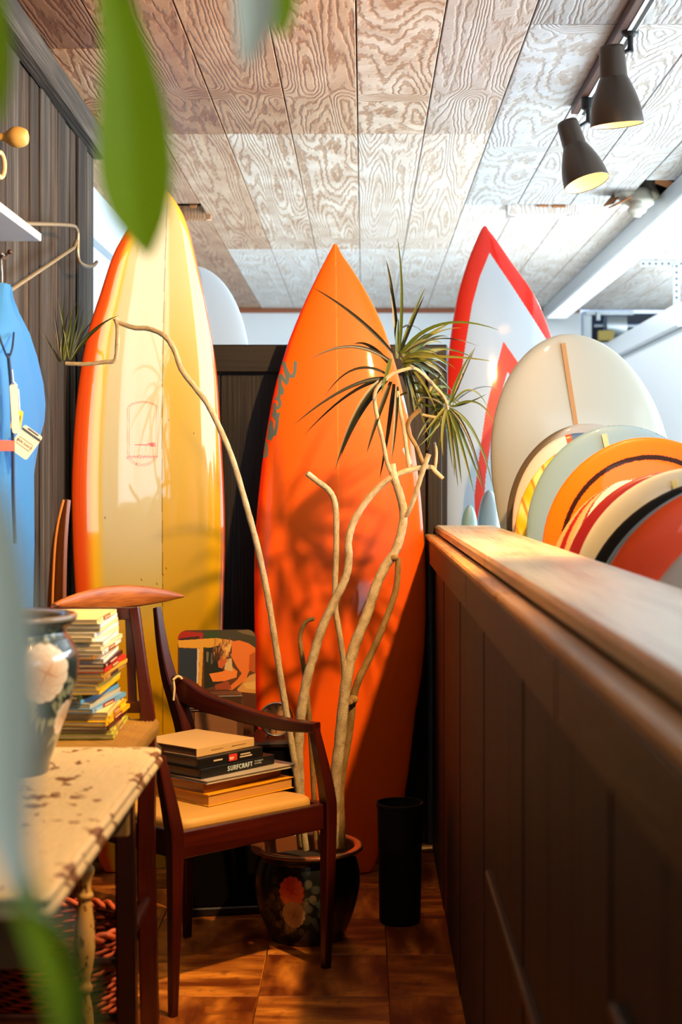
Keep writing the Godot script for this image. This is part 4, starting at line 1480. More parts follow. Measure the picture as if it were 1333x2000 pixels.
	for i in list.size():
		var q = list[i]
		var th := 0.0087
		var bas := Basis(Vector3.UP, rng.randf_range(-0.05, 0.05) + (-0.10 if i in [6, 7, 8, 9] else 0.0))
		var c := Vector3(-0.603 + jit[i] - 0.0006 * i, y, -3.068 - 0.004 * sin(i * 1.9))
		var lab: String = "magazine with a %s spine, %s on the rush seat" % [q[1], words[i] if i < 6 else ("topmost" if i == 26 else "in the stack")]
		var mg := thing("magazine", lab, "magazine", c, "magazines stacked on the rush seat", bas)
		var m := MB.new()
		m.box(c + bas * Vector3(-0.002, th / 2.0, 0), Vector3(0.194, th - 0.0016, 0.242), bas, 0.0008)
		obj("pages", m, mat(rgb(176, 164, 132).lerp(rgb(150, 140, 112), rng.randf()), 0.85), mg)
		m = MB.new()
		m.box(c + bas * Vector3(0.0965, th / 2.0, 0), Vector3(0.0035, th - 0.0004, 0.245), bas, 0.0008)
		m.box(c + bas * Vector3(0, th - 0.0005, 0), Vector3(0.196, 0.0006, 0.245), bas, 0.0)
		m.box(c + bas * Vector3(0, 0.0003, 0), Vector3(0.196, 0.0006, 0.245), bas, 0.0)
		obj("cover", m, mat(q[0], 0.4), mg)
		if q[2]:
			m = MB.new()
			var col := [rgb(120, 20, 14), rgb(64, 40, 30), rgb(226, 200, 180)][q[2] - 1] as Color
			m.box(c + bas * Vector3(0.0984, th / 2.0, 0.01), Vector3(0.001, th * (0.86 if q[2] < 3 else 0.3), 0.085), bas, 0.0)
			obj("spine_block", m, mat(col, 0.45), mg)
			m = MB.new()
			m.box(c + bas * Vector3(0.0984, th / 2.0, 0.105), Vector3(0.001, th * 0.5, 0.008), bas, 0.0)
			obj("issue_mark", m, mat(col, 0.45), mg)
			if q[2] == 1:
				m = MB.new()
				m.box(c + bas * Vector3(0.0990, th / 2.0, 0.01), Vector3(0.001, th * 0.28, 0.06), bas, 0.0)
				obj("spine_print", m, mat(rgb(226, 196, 150), 0.5), mg)
		y += th + 0.0001
	# the basket under it
	var bk := thing("wicker_basket", "round reddish wicker basket standing under the rush-seated chair", "basket", Vector3(-0.62, 0, -3.04))
	var prof := []
	for q in [[0.105, 0.004], [0.118, 0.06], [0.130, 0.14], [0.137, 0.22], [0.142, 0.285]]: prof.append(Vector2(q[0], q[1]))
	m3 = MB.new()
	m3.lathe(prof, bk.position, Basis(), 28, 1)
	obj("liner", m3, mat(rgb(70, 26, 14), 0.8), bk)
	for j in 26:
		var m := MB.new()
		var yy := 0.012 + j * 0.0107
		var rr := lerp_table([[0.0, 0.108], [0.06, 0.121], [0.14, 0.133], [0.22, 0.140], [0.29, 0.145]], yy)
		var ring := []
		for k in 73:
			var a := TAU * k / 72.0
			var r2 := rr + 0.0032 * sin(a * 18.0 + PI * j)
			ring.append(bk.position + Vector3(r2 * cos(a), yy + 0.002 * cos(a * 18.0 + PI * j), r2 * sin(a)))
		m.sweep(ring, 0.0042, null, Vector3.UP, 6, 0)
		obj("weaver", m, mat(rgb(150, 62, 30), 0.6), bk)
	for ph in [0.0, PI]:
		var m := MB.new()
		var ring := []
		for k in 109:
			var a := TAU * k / 108.0
			ring.append(bk.position + Vector3((0.146 + 0.006 * cos(a * 14.0 + ph)) * cos(a), 0.297 + 0.006 * sin(a * 14.0 + ph), (0.146 + 0.006 * cos(a * 14.0 + ph)) * sin(a)))
		m.sweep(ring, 0.006, null, Vector3.UP, 8, 0)
		obj("rim_braid", m, mat(rgb(176, 80, 40), 0.55), bk)
	var st := MB.new()
	st.sweep([Vector3(-0.60, 0.03, -3.06), Vector3(-0.69, 0.36, -2.98)], 0.016, 0.004, Vector3.RIGHT, 4)
	solo("wooden_lath", st, M.honey, Vector3(-0.60, 0.03, -3.06), "tan wooden lath standing slanted in the wicker basket", "lath")


func build_table() -> void:
	var o := thing("painted_table", "chipped cream-painted table with turned legs beside the plank wall", "table", Vector3(-0.61, 0, -2.25))
	var poly := PackedVector2Array()
	for p: Vector2 in rounded([Vector2(-0.85, 1.754), Vector2(-0.369, 1.754), Vector2(-0.369, 2.745), Vector2(-0.85, 2.745)], 0.022): poly.append(p)
	var xf := func(y: float) -> Transform3D: return Transform3D(Basis(Vector3.RIGHT, Vector3(0, 0, -1), Vector3.UP), Vector3(0, y, 0))
	var m := MB.new()
	var shape := func(s: float) -> Array:
		var r := []
		for p in poly:
			var c := Vector2(-0.61, 2.25)
			var e: Vector2 = p + Vector2(signf(c.x - p.x), signf(c.y - p.y)) * s
			r.append(e)
		return r
	var rows := []
	for q in [[0.03, 0.678], [0.006, 0.678], [0.001, 0.681], [0.0, 0.686], [0.001, 0.691], [0.005, 0.694], [0.005, 0.697], [0.002, 0.700], [0.002, 0.705], [0.006, 0.7095], [0.012, 0.710], [0.0125, 0.7085], [0.015, 0.7085], [0.0155, 0.710], [0.03, 0.710]]:
		var r := []
		for p: Vector2 in shape.call(q[0]): r.append(Vector3(p.x, q[1], -p.y))
		rows.append(r)
	var U := []
	for r in rows:
		var u := []
		for p: Vector3 in r: u.append(Vector2(p.x, p.z + (0.705 - p.y)))
		U.append(u)
	m.grid(rows, true, 3, U)
	obj("tabletop", m, M.chip, o)
	m = MB.new()
	for q in [[-0.61, 1.90, 0.40, 0.02], [-0.61, 2.60, 0.40, 0.02]]: m.box(Vector3(q[0], 0.628, -q[1]), Vector3(q[2], 0.10, q[3]), Basis(), 0.003)
	for x in [-0.795, -0.505]: m.box(Vector3(x, 0.628, -2.25), Vector3(0.02, 0.10, 0.68), Basis(), 0.003)
	obj("apron", m, mat(rgb(120, 96, 56), 0.6), o)
	var prof := []
	for q in [[0.015, 0.0], [0.012, 0.03], [0.0135, 0.08], [0.011, 0.12], [0.0125, 0.17], [0.016, 0.21], [0.0175, 0.24], [0.0150, 0.27], [0.0110, 0.290], [0.0100, 0.297], [0.0145, 0.302], [0.0145, 0.310], [0.0105, 0.316], [0.0115, 0.325], [0.0150, 0.345], [0.0185, 0.375], [0.0175, 0.41], [0.0135, 0.446], [0.0110, 0.462], [0.0150, 0.466], [0.0150, 0.472], [0.0115, 0.478], [0.0120, 0.495], [0.0165, 0.508], [0.0175, 0.517], [0.0120, 0.524], [0.0155, 0.531], [0.0155, 0.537], [0.0125, 0.542], [0.013, 0.56], [0.017, 0.585]]: prof.append(Vector2(q[0], q[1]))
	for p in [[-0.492, 2.62], [-0.492, 1.885], [-0.80, 2.62], [-0.80, 1.885]]:
		m = MB.new()
		m.lathe(curve(prof, 2), Vector3(p[0], 0.0, -p[1]), Basis(), 20)
		m.box(Vector3(p[0], 0.632, -p[1]), Vector3(0.04, 0.094, 0.04), Basis(), 0.004)
		obj("leg", m, M.chipleg, o)
	# the big ceramic vase on it
	var v := thing("flower_vase", "large dark green glazed vase painted with a white peony on the cream table", "vase", Vector3(-0.598, 0.7102, -2.50))
	var vp := []
	for q in [[0.001, 0.0], [0.060, 0.0], [0.066, 0.004], [0.070, 0.02], [0.085, 0.06], [0.103, 0.115], [0.116, 0.165], [0.1165, 0.195], [0.105, 0.222], [0.097, 0.233], [0.096, 0.240], [0.110, 0.252], [0.1135, 0.258]]: vp.append(Vector2(q[0], q[1]))
	var vlen := 0.0
	var vc := curve(vp, 4)
	for i in vc.size() - 1: vlen += (vc[i + 1] - vc[i]).length()
	m = MB.new()
	m.lathe(vc, v.position, Basis(), 48, 1)
	var w := 1024
	var h := 512
	var d := PackedByteArray()
	d.resize(w * h * 3)
	var nb := noise_bytes(71, 0.01, w, h)
	for i in w * h:
		var k := rgb(34, 44, 40).lerp(rgb(62, 76, 72), nb[i] / 255.0)
		d[i * 3] = int(k.r * 255)
		d[i * 3 + 1] = int(k.g * 255)
		d[i * 3 + 2] = int(k.b * 255)
	var yv := func(hh: float) -> float: return (0.06 + hh * 1.17) / vlen * h
	for q in [[0.125, 0.162, 78.0], [0.26, 0.075, 50.0], [0.03, 0.09, 46.0], [0.42, 0.14, 66.0]]:
		var cx: float = q[0] * w
		var cy: float = yv.call(q[1])
		for k in 26:
			var a := rng.randf() * TAU
			var r: float = q[2] * rng.randf_range(0.9, 1.7)
			stroke(d, w, h, [Vector2(cx + cos(a) * r * 0.7, cy + sin(a) * r), Vector2(cx + cos(a) * r * 0.9, cy + sin(a) * r * 1.25)], 9.0, 3.0, 1.0, rgb(146, 152, 118), 0.7)
		flower(d, w, h, cx, cy, q[2], rgb(226, 214, 190), rgb(190, 140, 96))
	var gm := gloss(to_tex(d, w, h), 0.3)
	gm.uv1_scale = Vector3(1, 1.0 / vlen, 1)
	obj("body", m, gm, v)
	m = MB.new()
	m.lathe([Vector2(0.1135, 0.258), Vector2(0.1145, 0.263), Vector2(0.112, 0.267), Vector2(0.095, 0.266), Vector2(0.087, 0.260), Vector2(0.085, 0.24), Vector2(0.095, 0.20), Vector2(0.06, 0.08), Vector2(0.001, 0.07)], v.position, Basis(), 48, 0)
	obj("rim", m, mat(rgb(126, 112, 92), 0.3, 0.0, 1.0), v)


func flower(d: PackedByteArray, w: int, h: int, x: float, y: float, r: float, petal: Color, vein: Color) -> void:
	for ring in 4:
		var n: int = [13, 11, 8, 5][ring]
		var rr: float = r * [0.72, 0.52, 0.32, 0.14][ring]
		for k in n:
			var a: float = TAU * k / n + ring * 0.5
			var c := Vector2(x + cos(a) * rr * 0.85, y - sin(a) * rr)
			dab(d, w, h, c.x, c.y, r * 0.27, r * 0.27, vein.lerp(petal, 0.45), 0.9)
			dab(d, w, h, c.x + cos(a) * 2.5, c.y - sin(a) * 2.5, r * 0.235, r * 0.235, petal.lerp(vein, 0.12 * ring), 1.0)
	for k in 4:
		var a := 0.6 + k * 1.5
		stroke(d, w, h, [Vector2(x, y), Vector2(x + cos(a) * r * 0.45, y + sin(a) * r * 0.4)], r * 0.05, 1.0, 1.0, vein, 0.55)


func fill_poly(d: PackedByteArray, w: int, h: int, poly: Array, c: Color) -> void:
	var p := PackedVector2Array()
	var lo := Vector2(w, h)
	var hi := Vector2.ZERO
	for q in poly:
		var v := Vector2(q[0], q[1])
		p.append(v)
		lo = lo.min(v)
		hi = hi.max(v)
	for j in range(maxi(0, int(lo.y)), mini(h, int(hi.y) + 1)):
		for i in range(maxi(0, int(lo.x)), mini(w, int(hi.x) + 1)):
			if Geometry2D.is_point_in_polygon(Vector2(i + 0.5, j + 0.5), p):
				var k := (j * w + i) * 3
				d[k] = int(c.r * 255)
				d[k + 1] = int(c.g * 255)
				d[k + 2] = int(c.b * 255)


func build_trunk() -> void:
	var bas := Basis(Vector3.UP, 0.16)
	var c := Vector3(-0.35, 0.0, -4.22)
	var o := thing("low_cabinet", "low black cabinet behind the armchair with a radio and a clock on top", "cabinet", c, "", bas)
	var m := MB.new()
	m.box(c + bas * Vector3(0, 0.24, 0), Vector3(0.30, 0.44, 0.22), bas, 0.006)
	var cb := mat(rgb(10, 7, 5), 0.8)
	cb.metallic_specular = 0.15
	obj("body", m, cb, o)
	m = MB.new()
	m.box(c + bas * Vector3(0, 0.467, 0), Vector3(0.32, 0.016, 0.24), bas, 0.004)
	obj("top", m, mat(rgb(34, 22, 16), 0.35), o)
	m = MB.new()
	m.box(c + bas * Vector3(0, 0.012, 0), Vector3(0.31, 0.024, 0.23), bas, 0.004)
	obj("plinth", m, mat(rgb(26, 18, 13), 0.45), o)
	# vintage radio
	var r := c + bas * Vector3(-0.083, 0.4755, 0.055)
	o = thing("radio", "old portable radio in brown leather with chrome strips, standing on the black cabinet", "radio", r, "", bas)
	m = MB.new()
	var poly := PackedVector2Array()
	for p in round_rect(0.17, 0.132, 0.012): poly.append(p + Vector2(0, 0.0665))
	m.prism(poly, Transform3D(bas, r), 0.065)
	obj("case", m, mat(rgb(84, 52, 30), 0.5), o)
	m = MB.new()
	m.box(r + bas * Vector3(0.008, 0.046, 0.034), Vector3(0.118, 0.078, 0.004), bas, 0.001)
	obj("grille", m, mat(rgb(126, 84, 50), 0.75), o)
	m = MB.new()
	m.box(r + bas * Vector3(0.0, 0.112, 0.034), Vector3(0.16, 0.026, 0.004), bas, 0.001)
	obj("dial_panel", m, mat(rgb(70, 48, 34), 0.3), o)
	m = MB.new()
	for q in [[0.127, 0.004], [0.096, 0.003], [0.090, 0.0022]]: m.box(r + bas * Vector3(0, q[0], 0.0355), Vector3(0.166, q[1], 0.004), bas, 0.0008)
	m.box(r + bas * Vector3(0, 0.003, 0.034), Vector3(0.168, 0.004, 0.004), bas, 0.0008)
	obj("chrome_strip", m, mat(rgb(214, 200, 176), 0.25, 0.9), o)
	for q in [[-0.068, 0.066], [-0.068, 0.045]]:
		m = MB.new()
		m.lathe([Vector2(0.001, 0.008), Vector2(0.006, 0.007), Vector2(0.007, 0.0)], r + bas * Vector3(q[0], q[1], 0.032), bas * Basis(Vector3.RIGHT, PI / 2), 14)
		obj("knob", m, M.black_gloss, o)
	# round clock
	var k := c + bas * Vector3(0.098, 0.4755, 0.03)
	o = thing("alarm_clock", "round chrome-rimmed clock with a tan face standing beside the radio", "clock", k, "", bas)
	var kb := bas * Basis(Vector3.RIGHT, PI / 2 - 0.06)
	var kc := k + Vector3(0, 0.0515, 0)
	m = MB.new()
	m.lathe([Vector2(0.001, -0.03), Vector2(0.034, -0.03), Vector2(0.044, -0.02), Vector2(0.046, 0.0), Vector2(0.046, 0.010)], kc, kb, 36)
	obj("case", m, mat(rgb(90, 66, 46), 0.3, 0.8), o)
	m = MB.new()
	m.lathe([Vector2(0.046, 0.004), Vector2(0.0485, 0.008), Vector2(0.0485, 0.014), Vector2(0.0455, 0.017), Vector2(0.043, 0.013), Vector2(0.043, 0.010)], kc, kb, 40, 0)
	obj("bezel", m, M.chrome, o)
	m = MB.new()
	m.lathe([Vector2(0.043, 0.0108), Vector2(0.001, 0.0112)], kc, kb, 36, 0)
	obj("dial", m, mat(rgb(170, 122, 74), 0.5), o)
	m = MB.new()
	for i in 12:
		var a := TAU * i / 12.0
		var b2 := kb * Basis(Vector3.UP, a)
		m.box(kc + b2 * Vector3(0, 0.0118, 0.034), Vector3(0.0022, 0.0008, 0.009), b2, 0.0)
	obj("hour_mark", m, M.black, o)
	for q in [[0.9, 0.026, 0.0024], [-1.1, 0.034, 0.0018]]:
		m = MB.new()
		var b3 := kb * Basis(Vector3.UP, q[0])
		m.box(kc + b3 * Vector3(0, 0.0125, -q[1] / 2.0 + 0.004), Vector3(q[2], 0.0008, q[1]), b3, 0.0)
		obj("hand", m, M.black, o)
	m = MB.new()
	for x in [-0.022, 0.022]: m.sweep([kc + bas * Vector3(x * 0.8, -0.040, 0.0), kc + bas * Vector3(x * 1.2, -0.0512, 0.0)], 0.0035, null, null, 8)
	obj("foot", m, M.chrome, o)
	# printed tin sign leaning behind the radio
	var w := 256
	var h := 320
	var d := PackedByteArray()
	d.resize(w * h * 3)
	var sc := func(pp: Array) -> Array:
		var out := []
		for q in pp: out.append([(q[0] - 70.0) / 830.0 * w, (q[1] - 110.0) / 1050.0 * h])
		return out
	for s in [
		[[[70, 110], [900, 110], [900, 1160], [70, 1160]], rgb(92, 58, 34)], [[[330, 110], [900, 110], [900, 300], [330, 300]], rgb(66, 62, 40)], [[[360, 130], [500, 130], [500, 190], [360, 190]], rgb(54, 74, 30)],
		[[[690, 120], [860, 110], [890, 180], [760, 150]], rgb(110, 96, 66)], [[[70, 110], [340, 140], [330, 210], [70, 220]], rgb(160, 40, 22)], [[[90, 190], [300, 170], [300, 200], [90, 225]], rgb(60, 40, 34)],
		[[[70, 210], [480, 190], [600, 210], [600, 300], [340, 280], [320, 680], [290, 680], [300, 290], [80, 280]], rgb(214, 160, 50)], [[[85, 285], [290, 300], [270, 620], [85, 600]], rgb(44, 54, 66)], [[[275, 290], [300, 296], [288, 640], [268, 630]], rgb(206, 190, 170)],
		[[[350, 300], [520, 260], [560, 640], [350, 690]], rgb(40, 40, 26)], [[[370, 320], [400, 330], [390, 430], [370, 420]], rgb(110, 110, 90)], [[[420, 340], [450, 330], [440, 440], [415, 450]], rgb(90, 92, 74)],
		[[[640, 225], [720, 215], [820, 245], [890, 290], [890, 540], [830, 510], [806, 560], [800, 600], [640, 705], [590, 690], [700, 600], [745, 540], [690, 470], [640, 380]], rgb(216, 118, 46)], [[[830, 360], [890, 330], [890, 540], [820, 500]], rgb(176, 84, 30)],
		[[[400, 540], [540, 520], [640, 470], [700, 520], [690, 580], [560, 615], [440, 620]], rgb(226, 132, 56)], [[[580, 400], [640, 390], [650, 520], [560, 500]], rgb(206, 180, 130)], [[[490, 410], [560, 350], [590, 420], [540, 490], [500, 480]], rgb(190, 96, 44)],
		[[[500, 260], [580, 205], [650, 215], [620, 330], [560, 400], [520, 330]], rgb(206, 150, 78)], [[[440, 300], [520, 270], [560, 330], [500, 420], [430, 400]], rgb(70, 48, 26)], [[[560, 230], [640, 260], [600, 380], [570, 350]], rgb(226, 176, 100)],
		[[[460, 650], [600, 610], [640, 690], [470, 700]], rgb(150, 70, 40)], [[[700, 690], [830, 560], [895, 540], [895, 740], [700, 720]], rgb(200, 146, 76)], [[[760, 640], [890, 620], [895, 700], [790, 690]], rgb(216, 170, 96)], [[[360, 690], [900, 740], [900, 1160], [70, 1160], [70, 700]], rgb(84, 48, 26)]]:
		fill_poly(d, w, h, sc.call(s[0]), s[1])
	for i in 40:
		var p := Vector2(rng.randf_range(118, 178), rng.randf_range(26, 80))
		stroke(d, w, h, [p, p + Vector2(rng.randf_range(-8, 4), rng.randf_range(8, 18))], 2.2, 0.8, 1.0, rgb(206, 150, 80).lerp(rgb(110, 64, 30), rng.randf()), 0.6)
	var sb := Basis(Vector3.UP, 0.10) * Basis(Vector3.RIGHT, -0.06)
	var sp := Vector3(-0.415, 0.627, -4.212)
	m = MB.new()
	m.prism(round_rect(0.222, 0.302, 0.026), Transform3D(sb, sp), 0.004)
	var pm := mat(Color.WHITE, 0.3)
	pm.albedo_texture = to_tex(d, w, h)
	solo("printed_sign", m, pm, sp, "rounded print of a yellow van and a leaning woman, propped behind the radio", "print")
	# dark bin by the half wall
	o = thing("waste_bin", "dark cylindrical bin in the shadow between the orange board and the half wall", "bin", Vector3(0.10, 0, -4.05))
	m = MB.new()
	m.lathe([Vector2(0.001, 0.0), Vector2(0.054, 0.0), Vector2(0.056, 0.01), Vector2(0.062, 0.31), Vector2(0.065, 0.315), Vector2(0.065, 0.325), Vector2(0.060, 0.325), Vector2(0.053, 0.02), Vector2(0.001, 0.02)], o.position, Basis(), 28, 0)
	obj("body", m, mat(rgb(12, 9, 7), 0.8), o)


# ---------------------------------------------------------------- the potted dracaena
func stem(o: Node3D, px: Array, r0: float, r1: float, material: Material) -> void:
	var pts := []
	var rad := []
	var raw := []
	for p in px: raw.append(at(p[0], p[1], p[2]))
	pts = curve(raw, 6)
	for i in pts.size():
		var r := lerpf(r0, r1, i / float(pts.size() - 1))
		rad.append(r * (1.0 + 0.045 * sin(i * 2.4) + 0.03 * sin(i * 5.1)))
	var m := MB.new()
	m.sweep(pts, rad, rad, null, 12)
	obj("stem", m, material, o)


func blade(o: Node3D, a: Vector3, b: Vector3, c: Vector3, w: float, material: Material, twist := 0.0, called := "leaf") -> void:
	var n := 12
	var rows := []
	for i in n + 1:
		var t := i / float(n)
		var p := a * (1 - t) * (1 - t) + b * 2 * t * (1 - t) + c * t * t
		var tg := ((b - a) * (1 - t) + (c - b) * t).normalized()
		var view := Vector3(0, 0.25, 1).rotated(tg, twist)
		var s := tg.cross(view).normalized()
		var up := s.cross(tg).normalized()
		var hw := w * (0.55 + 0.45 * minf(1.0, t * 5.0)) * pow(maxf(0.0, 1.0 - t), 0.62) * 1.15
		hw = minf(hw, w) if t < 0.999 else 0.0003
		rows.append([p - s * hw, p - s * hw * 0.5 - up * hw * 0.22, p - up * hw * 0.34, p + s * hw * 0.5 - up * hw * 0.22, p + s * hw])
	var m := MB.new()
	m.grid(rows, false, 0)
	obj(called, m, material, o)


func build_plant() -> void:
	var o := thing("potted_dracaena", "tall potted dracaena with bare winding stems and spiky crowns in front of the orange surfboard", "plant", at(600, 0, 3.92) * Vector3(1, 0, 1))
	var P := o.position
	var vp := []
	for q in [[0.001, 0.0], [0.085, 0.0], [0.097, 0.004], [0.112, 0.035], [0.130, 0.085], [0.140, 0.135], [0.138, 0.180], [0.130, 0.208], [0.129, 0.216], [0.142, 0.228], [0.149, 0.234]]: vp.append(Vector2(q[0], q[1]))
	var vc := curve(vp, 4)
	var vlen := 0.0
	for i in vc.size() - 1: vlen += (vc[i + 1] - vc[i]).length()
	var m := MB.new()
	m.lathe(vc, P, Basis(), 48, 1)
	var w := 1024
	var h := 384
	var d := PackedByteArray()
	d.resize(w * h * 3)
	for i in w * h:
		d[i * 3] = 22
		d[i * 3 + 1] = 24
		d[i * 3 + 2] = 24
	for q in [[0.29, 0.165, 0.0], [0.60, 0.16, 0.0], [0.9, 0.16, 0.0]]:
		var cx: float = q[0] * w
		for k in 60:
			var a := rng.randf() * TAU
			var r := rng.randf_range(20, 130)
			dab(d, w, h, cx + cos(a) * r * 0.8, 240 + sin(a) * r * 0.7, 12, 12, [rgb(84, 82, 70), rgb(110, 100, 78), rgb(58, 62, 56)][k % 3], 0.8)
		for k in 30:
			var a := rng.randf() * TAU
			stroke(d, w, h, [Vector2(cx + cos(a) * 90, 225 + sin(a) * 40), Vector2(cx + cos(a) * 120, 205 + sin(a) * 70)], 6.0, 1.5, 1.0, rgb(70, 80, 74), 0.7)
		flower(d, w, h, cx, 282, 44.0, rgb(226, 96, 50), rgb(170, 40, 24))
		flower(d, w, h, cx - 4, 214, 42.0, rgb(176, 150, 110), rgb(120, 92, 62))
	var gm := gloss(to_tex(d, w, h), 0.3)
	gm.uv1_scale = Vector3(1, 1.0 / vlen, 1)
	obj("pot", m, gm, o, "dark glazed pot painted with an orange flower")
	m = MB.new()
	m.lathe([Vector2(0.149, 0.234), Vector2(0.1505, 0.239), Vector2(0.148, 0.243), Vector2(0.128, 0.242), Vector2(0.122, 0.234), Vector2(0.120, 0.19)], P, Basis(), 48, 0)
	obj("pot_rim", m, mat(rgb(120, 70, 40), 0.3, 0.0, 1.0), o)
	m = MB.new()
	m.lathe([Vector2(0.1205, 0.198), Vector2(0.09, 0.204), Vector2(0.05, 0.207), Vector2(0.001, 0.207)], P, Basis(), 24, 0)
	obj("soil", m, mat(rgb(34, 22, 14), 0.95), o)
	var B = M.bark
	var B2 = M.bark2
	stem(o, [[650, 1655, 3.93], [652, 1590, 3.92], [656, 1520, 3.9], [664, 1450, 3.89], [675, 1345, 3.88], [690, 1270, 3.88], [717, 1200, 3.88], [735, 1145, 3.88], [752, 1108, 3.88], [771, 1080, 3.88], [783, 1045, 3.88], [789, 1005, 3.88], [782, 968, 3.87], [771, 935, 3.86], [766, 906, 3.86]], 0.0165, 0.0095, B)
	stem(o, [[668, 1655, 3.96], [664, 1560, 3.95], [668, 1510, 3.94], [679, 1450, 3.93], [686, 1400, 3.92], [690, 1365, 3.91], [702, 1325, 3.9], [722, 1285, 3.9], [747, 1228, 3.89], [766, 1178, 3.89], [776, 1138, 3.885], [778, 1090, 3.88]], 0.0125, 0.0075, B2)
	stem(o, [[592, 1650, 3.90], [586, 1560, 3.88], [583, 1470, 3.86], [588, 1400, 3.85], [598, 1335, 3.85], [613, 1280, 3.85], [630, 1225, 3.85], [652, 1178, 3.85], [675, 1130, 3.85], [682, 1090, 3.85], [681, 1058, 3.85], [691, 1020, 3.855], [714, 982, 3.86], [741, 951, 3.86], [768, 931, 3.86], [800, 918, 3.87], [840, 912, 3.88], [852, 922, 3.88], [866, 935, 3.88]], 0.0145, 0.0055, B)
	stem(o, [[785, 1010, 3.88], [797, 1002, 3.87], [811, 968, 3.86], [823, 930, 3.85], [838, 887, 3.84]], 0.0055, 0.0068, B)
	stem(o, [[674, 1335, 3.88], [671, 1290, 3.87], [664, 1240, 3.86], [656, 1190, 3.86], [655, 1140, 3.86], [657, 1080, 3.86], [657, 1012, 3.86], [653, 976, 3.86], [640, 955, 3.86], [620, 940, 3.85], [600, 924, 3.84]], 0.0075, 0.0075, B)
	stem(o, [[618, 1640, 3.97], [611, 1500, 3.96], [606, 1420, 3.95], [599, 1345, 3.94], [594, 1305, 3.93], [588, 1265, 3.92], [587, 1240, 3.92], [597, 1216, 3.91], [613, 1208, 3.90]], 0.0075, 0.0055, B2)
	stem(o, [[598, 1660, 3.86], [577, 1500, 3.84], [561, 1400, 3.84], [545, 1300, 3.84], [526, 1180, 3.84], [506, 1080, 3.84], [485, 1000, 3.84], [456, 902, 3.84], [431, 840, 3.85], [406, 790, 3.86], [380, 755, 3.88], [355, 722, 3.9], [340, 682, 3.92], [320, 655, 3.94], [290, 642, 3.96], [262, 640, 3.97], [236, 631, 3.98], [225, 623, 3.98]], 0.0088, 0.0062, B)
	stem(o, [[225, 622, 3.98], [230, 640, 3.98], [228, 690, 3.98], [223, 705, 3.98], [204, 707, 3.98], [170, 711, 3.98], [128, 710, 3.98]], 0.0062, 0.0055, B)
	stem(o, [[770, 932, 3.86], [757, 905, 3.85], [748, 860, 3.84], [738, 818, 3.83], [732, 780, 3.83], [736, 760, 3.83], [750, 744, 3.83], [766, 731, 3.83], [790, 722, 3.83], [811, 720, 3.84], [831, 735, 3.85], [851, 756, 3.86], [869, 778, 3.87], [875, 800, 3.88], [866, 814, 3.88], [850, 815, 3.88], [825, 810, 3.88]], 0.0055, 0.0038, B)
	stem(o, [[800, 918, 3.87], [795, 880, 3.87], [788, 830, 3.87], [780, 790, 3.87], [777, 764, 3.87]], 0.0052, 0.0052, B)
	stem(o, [[829, 912, 3.88], [815, 875, 3.88], [801, 850, 3.88], [797, 830, 3.87], [804, 815, 3.86], [821, 800, 3.85]], 0.0055, 0.0060, B2)
	stem(o, [[850, 918, 3.88], [853, 885, 3.88], [849, 864, 3.88]], 0.0042, 0.0035, B)
	m = MB.new()
	for q in [[690, 1366, 3.9, 0.014], [683, 1372, 3.89, 0.010], [770, 1088, 3.875, 0.012]]:
		var kn := []
		for i in 7: kn.append(Vector2(q[3] * sin(PI * i / 6.0), -q[3] * 0.8 * cos(PI * i / 6.0)))
		m.lathe(kn, at(q[0], q[1], q[2]), Basis(Vector3(1, 0, 0.3).normalized(), 0.6), 10)
	obj("knot", m, B2, o)
	# crowns: base, control, tip in pixels, half width in mm, shade, change of depth at the tip
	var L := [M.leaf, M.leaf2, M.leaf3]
	var C := 3.87
	for q in [
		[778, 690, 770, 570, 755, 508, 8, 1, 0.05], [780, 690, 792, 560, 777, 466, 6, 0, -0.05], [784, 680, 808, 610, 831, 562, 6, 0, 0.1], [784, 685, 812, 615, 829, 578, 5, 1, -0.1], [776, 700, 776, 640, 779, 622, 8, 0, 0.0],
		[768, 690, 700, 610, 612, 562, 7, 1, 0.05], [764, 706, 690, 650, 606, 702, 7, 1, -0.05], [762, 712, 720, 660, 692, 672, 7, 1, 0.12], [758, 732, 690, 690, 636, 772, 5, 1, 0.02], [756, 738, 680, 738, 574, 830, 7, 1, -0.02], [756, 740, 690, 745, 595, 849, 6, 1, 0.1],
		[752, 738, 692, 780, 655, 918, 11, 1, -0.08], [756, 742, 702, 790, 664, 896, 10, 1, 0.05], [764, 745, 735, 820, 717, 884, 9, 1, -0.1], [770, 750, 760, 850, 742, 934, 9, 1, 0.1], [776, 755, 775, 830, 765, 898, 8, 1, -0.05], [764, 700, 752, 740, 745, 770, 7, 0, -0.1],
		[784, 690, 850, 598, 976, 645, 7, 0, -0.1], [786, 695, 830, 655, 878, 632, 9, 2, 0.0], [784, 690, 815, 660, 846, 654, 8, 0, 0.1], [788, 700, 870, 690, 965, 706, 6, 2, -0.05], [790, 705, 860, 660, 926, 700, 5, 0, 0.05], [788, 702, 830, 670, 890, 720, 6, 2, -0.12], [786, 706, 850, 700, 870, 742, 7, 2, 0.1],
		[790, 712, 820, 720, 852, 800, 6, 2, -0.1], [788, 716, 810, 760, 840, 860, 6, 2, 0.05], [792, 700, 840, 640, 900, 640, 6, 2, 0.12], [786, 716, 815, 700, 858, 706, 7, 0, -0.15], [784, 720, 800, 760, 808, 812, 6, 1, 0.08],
		[786, 640, 812, 622, 838, 667, 4, 1, 0.1], [790, 690, 850, 640, 935, 676, 4, 1, 0.0], [782, 700, 828, 712, 868, 700, 8, 2, 0.15], [786, 704, 826, 690, 880, 680, 8, 2, 0.2]]:
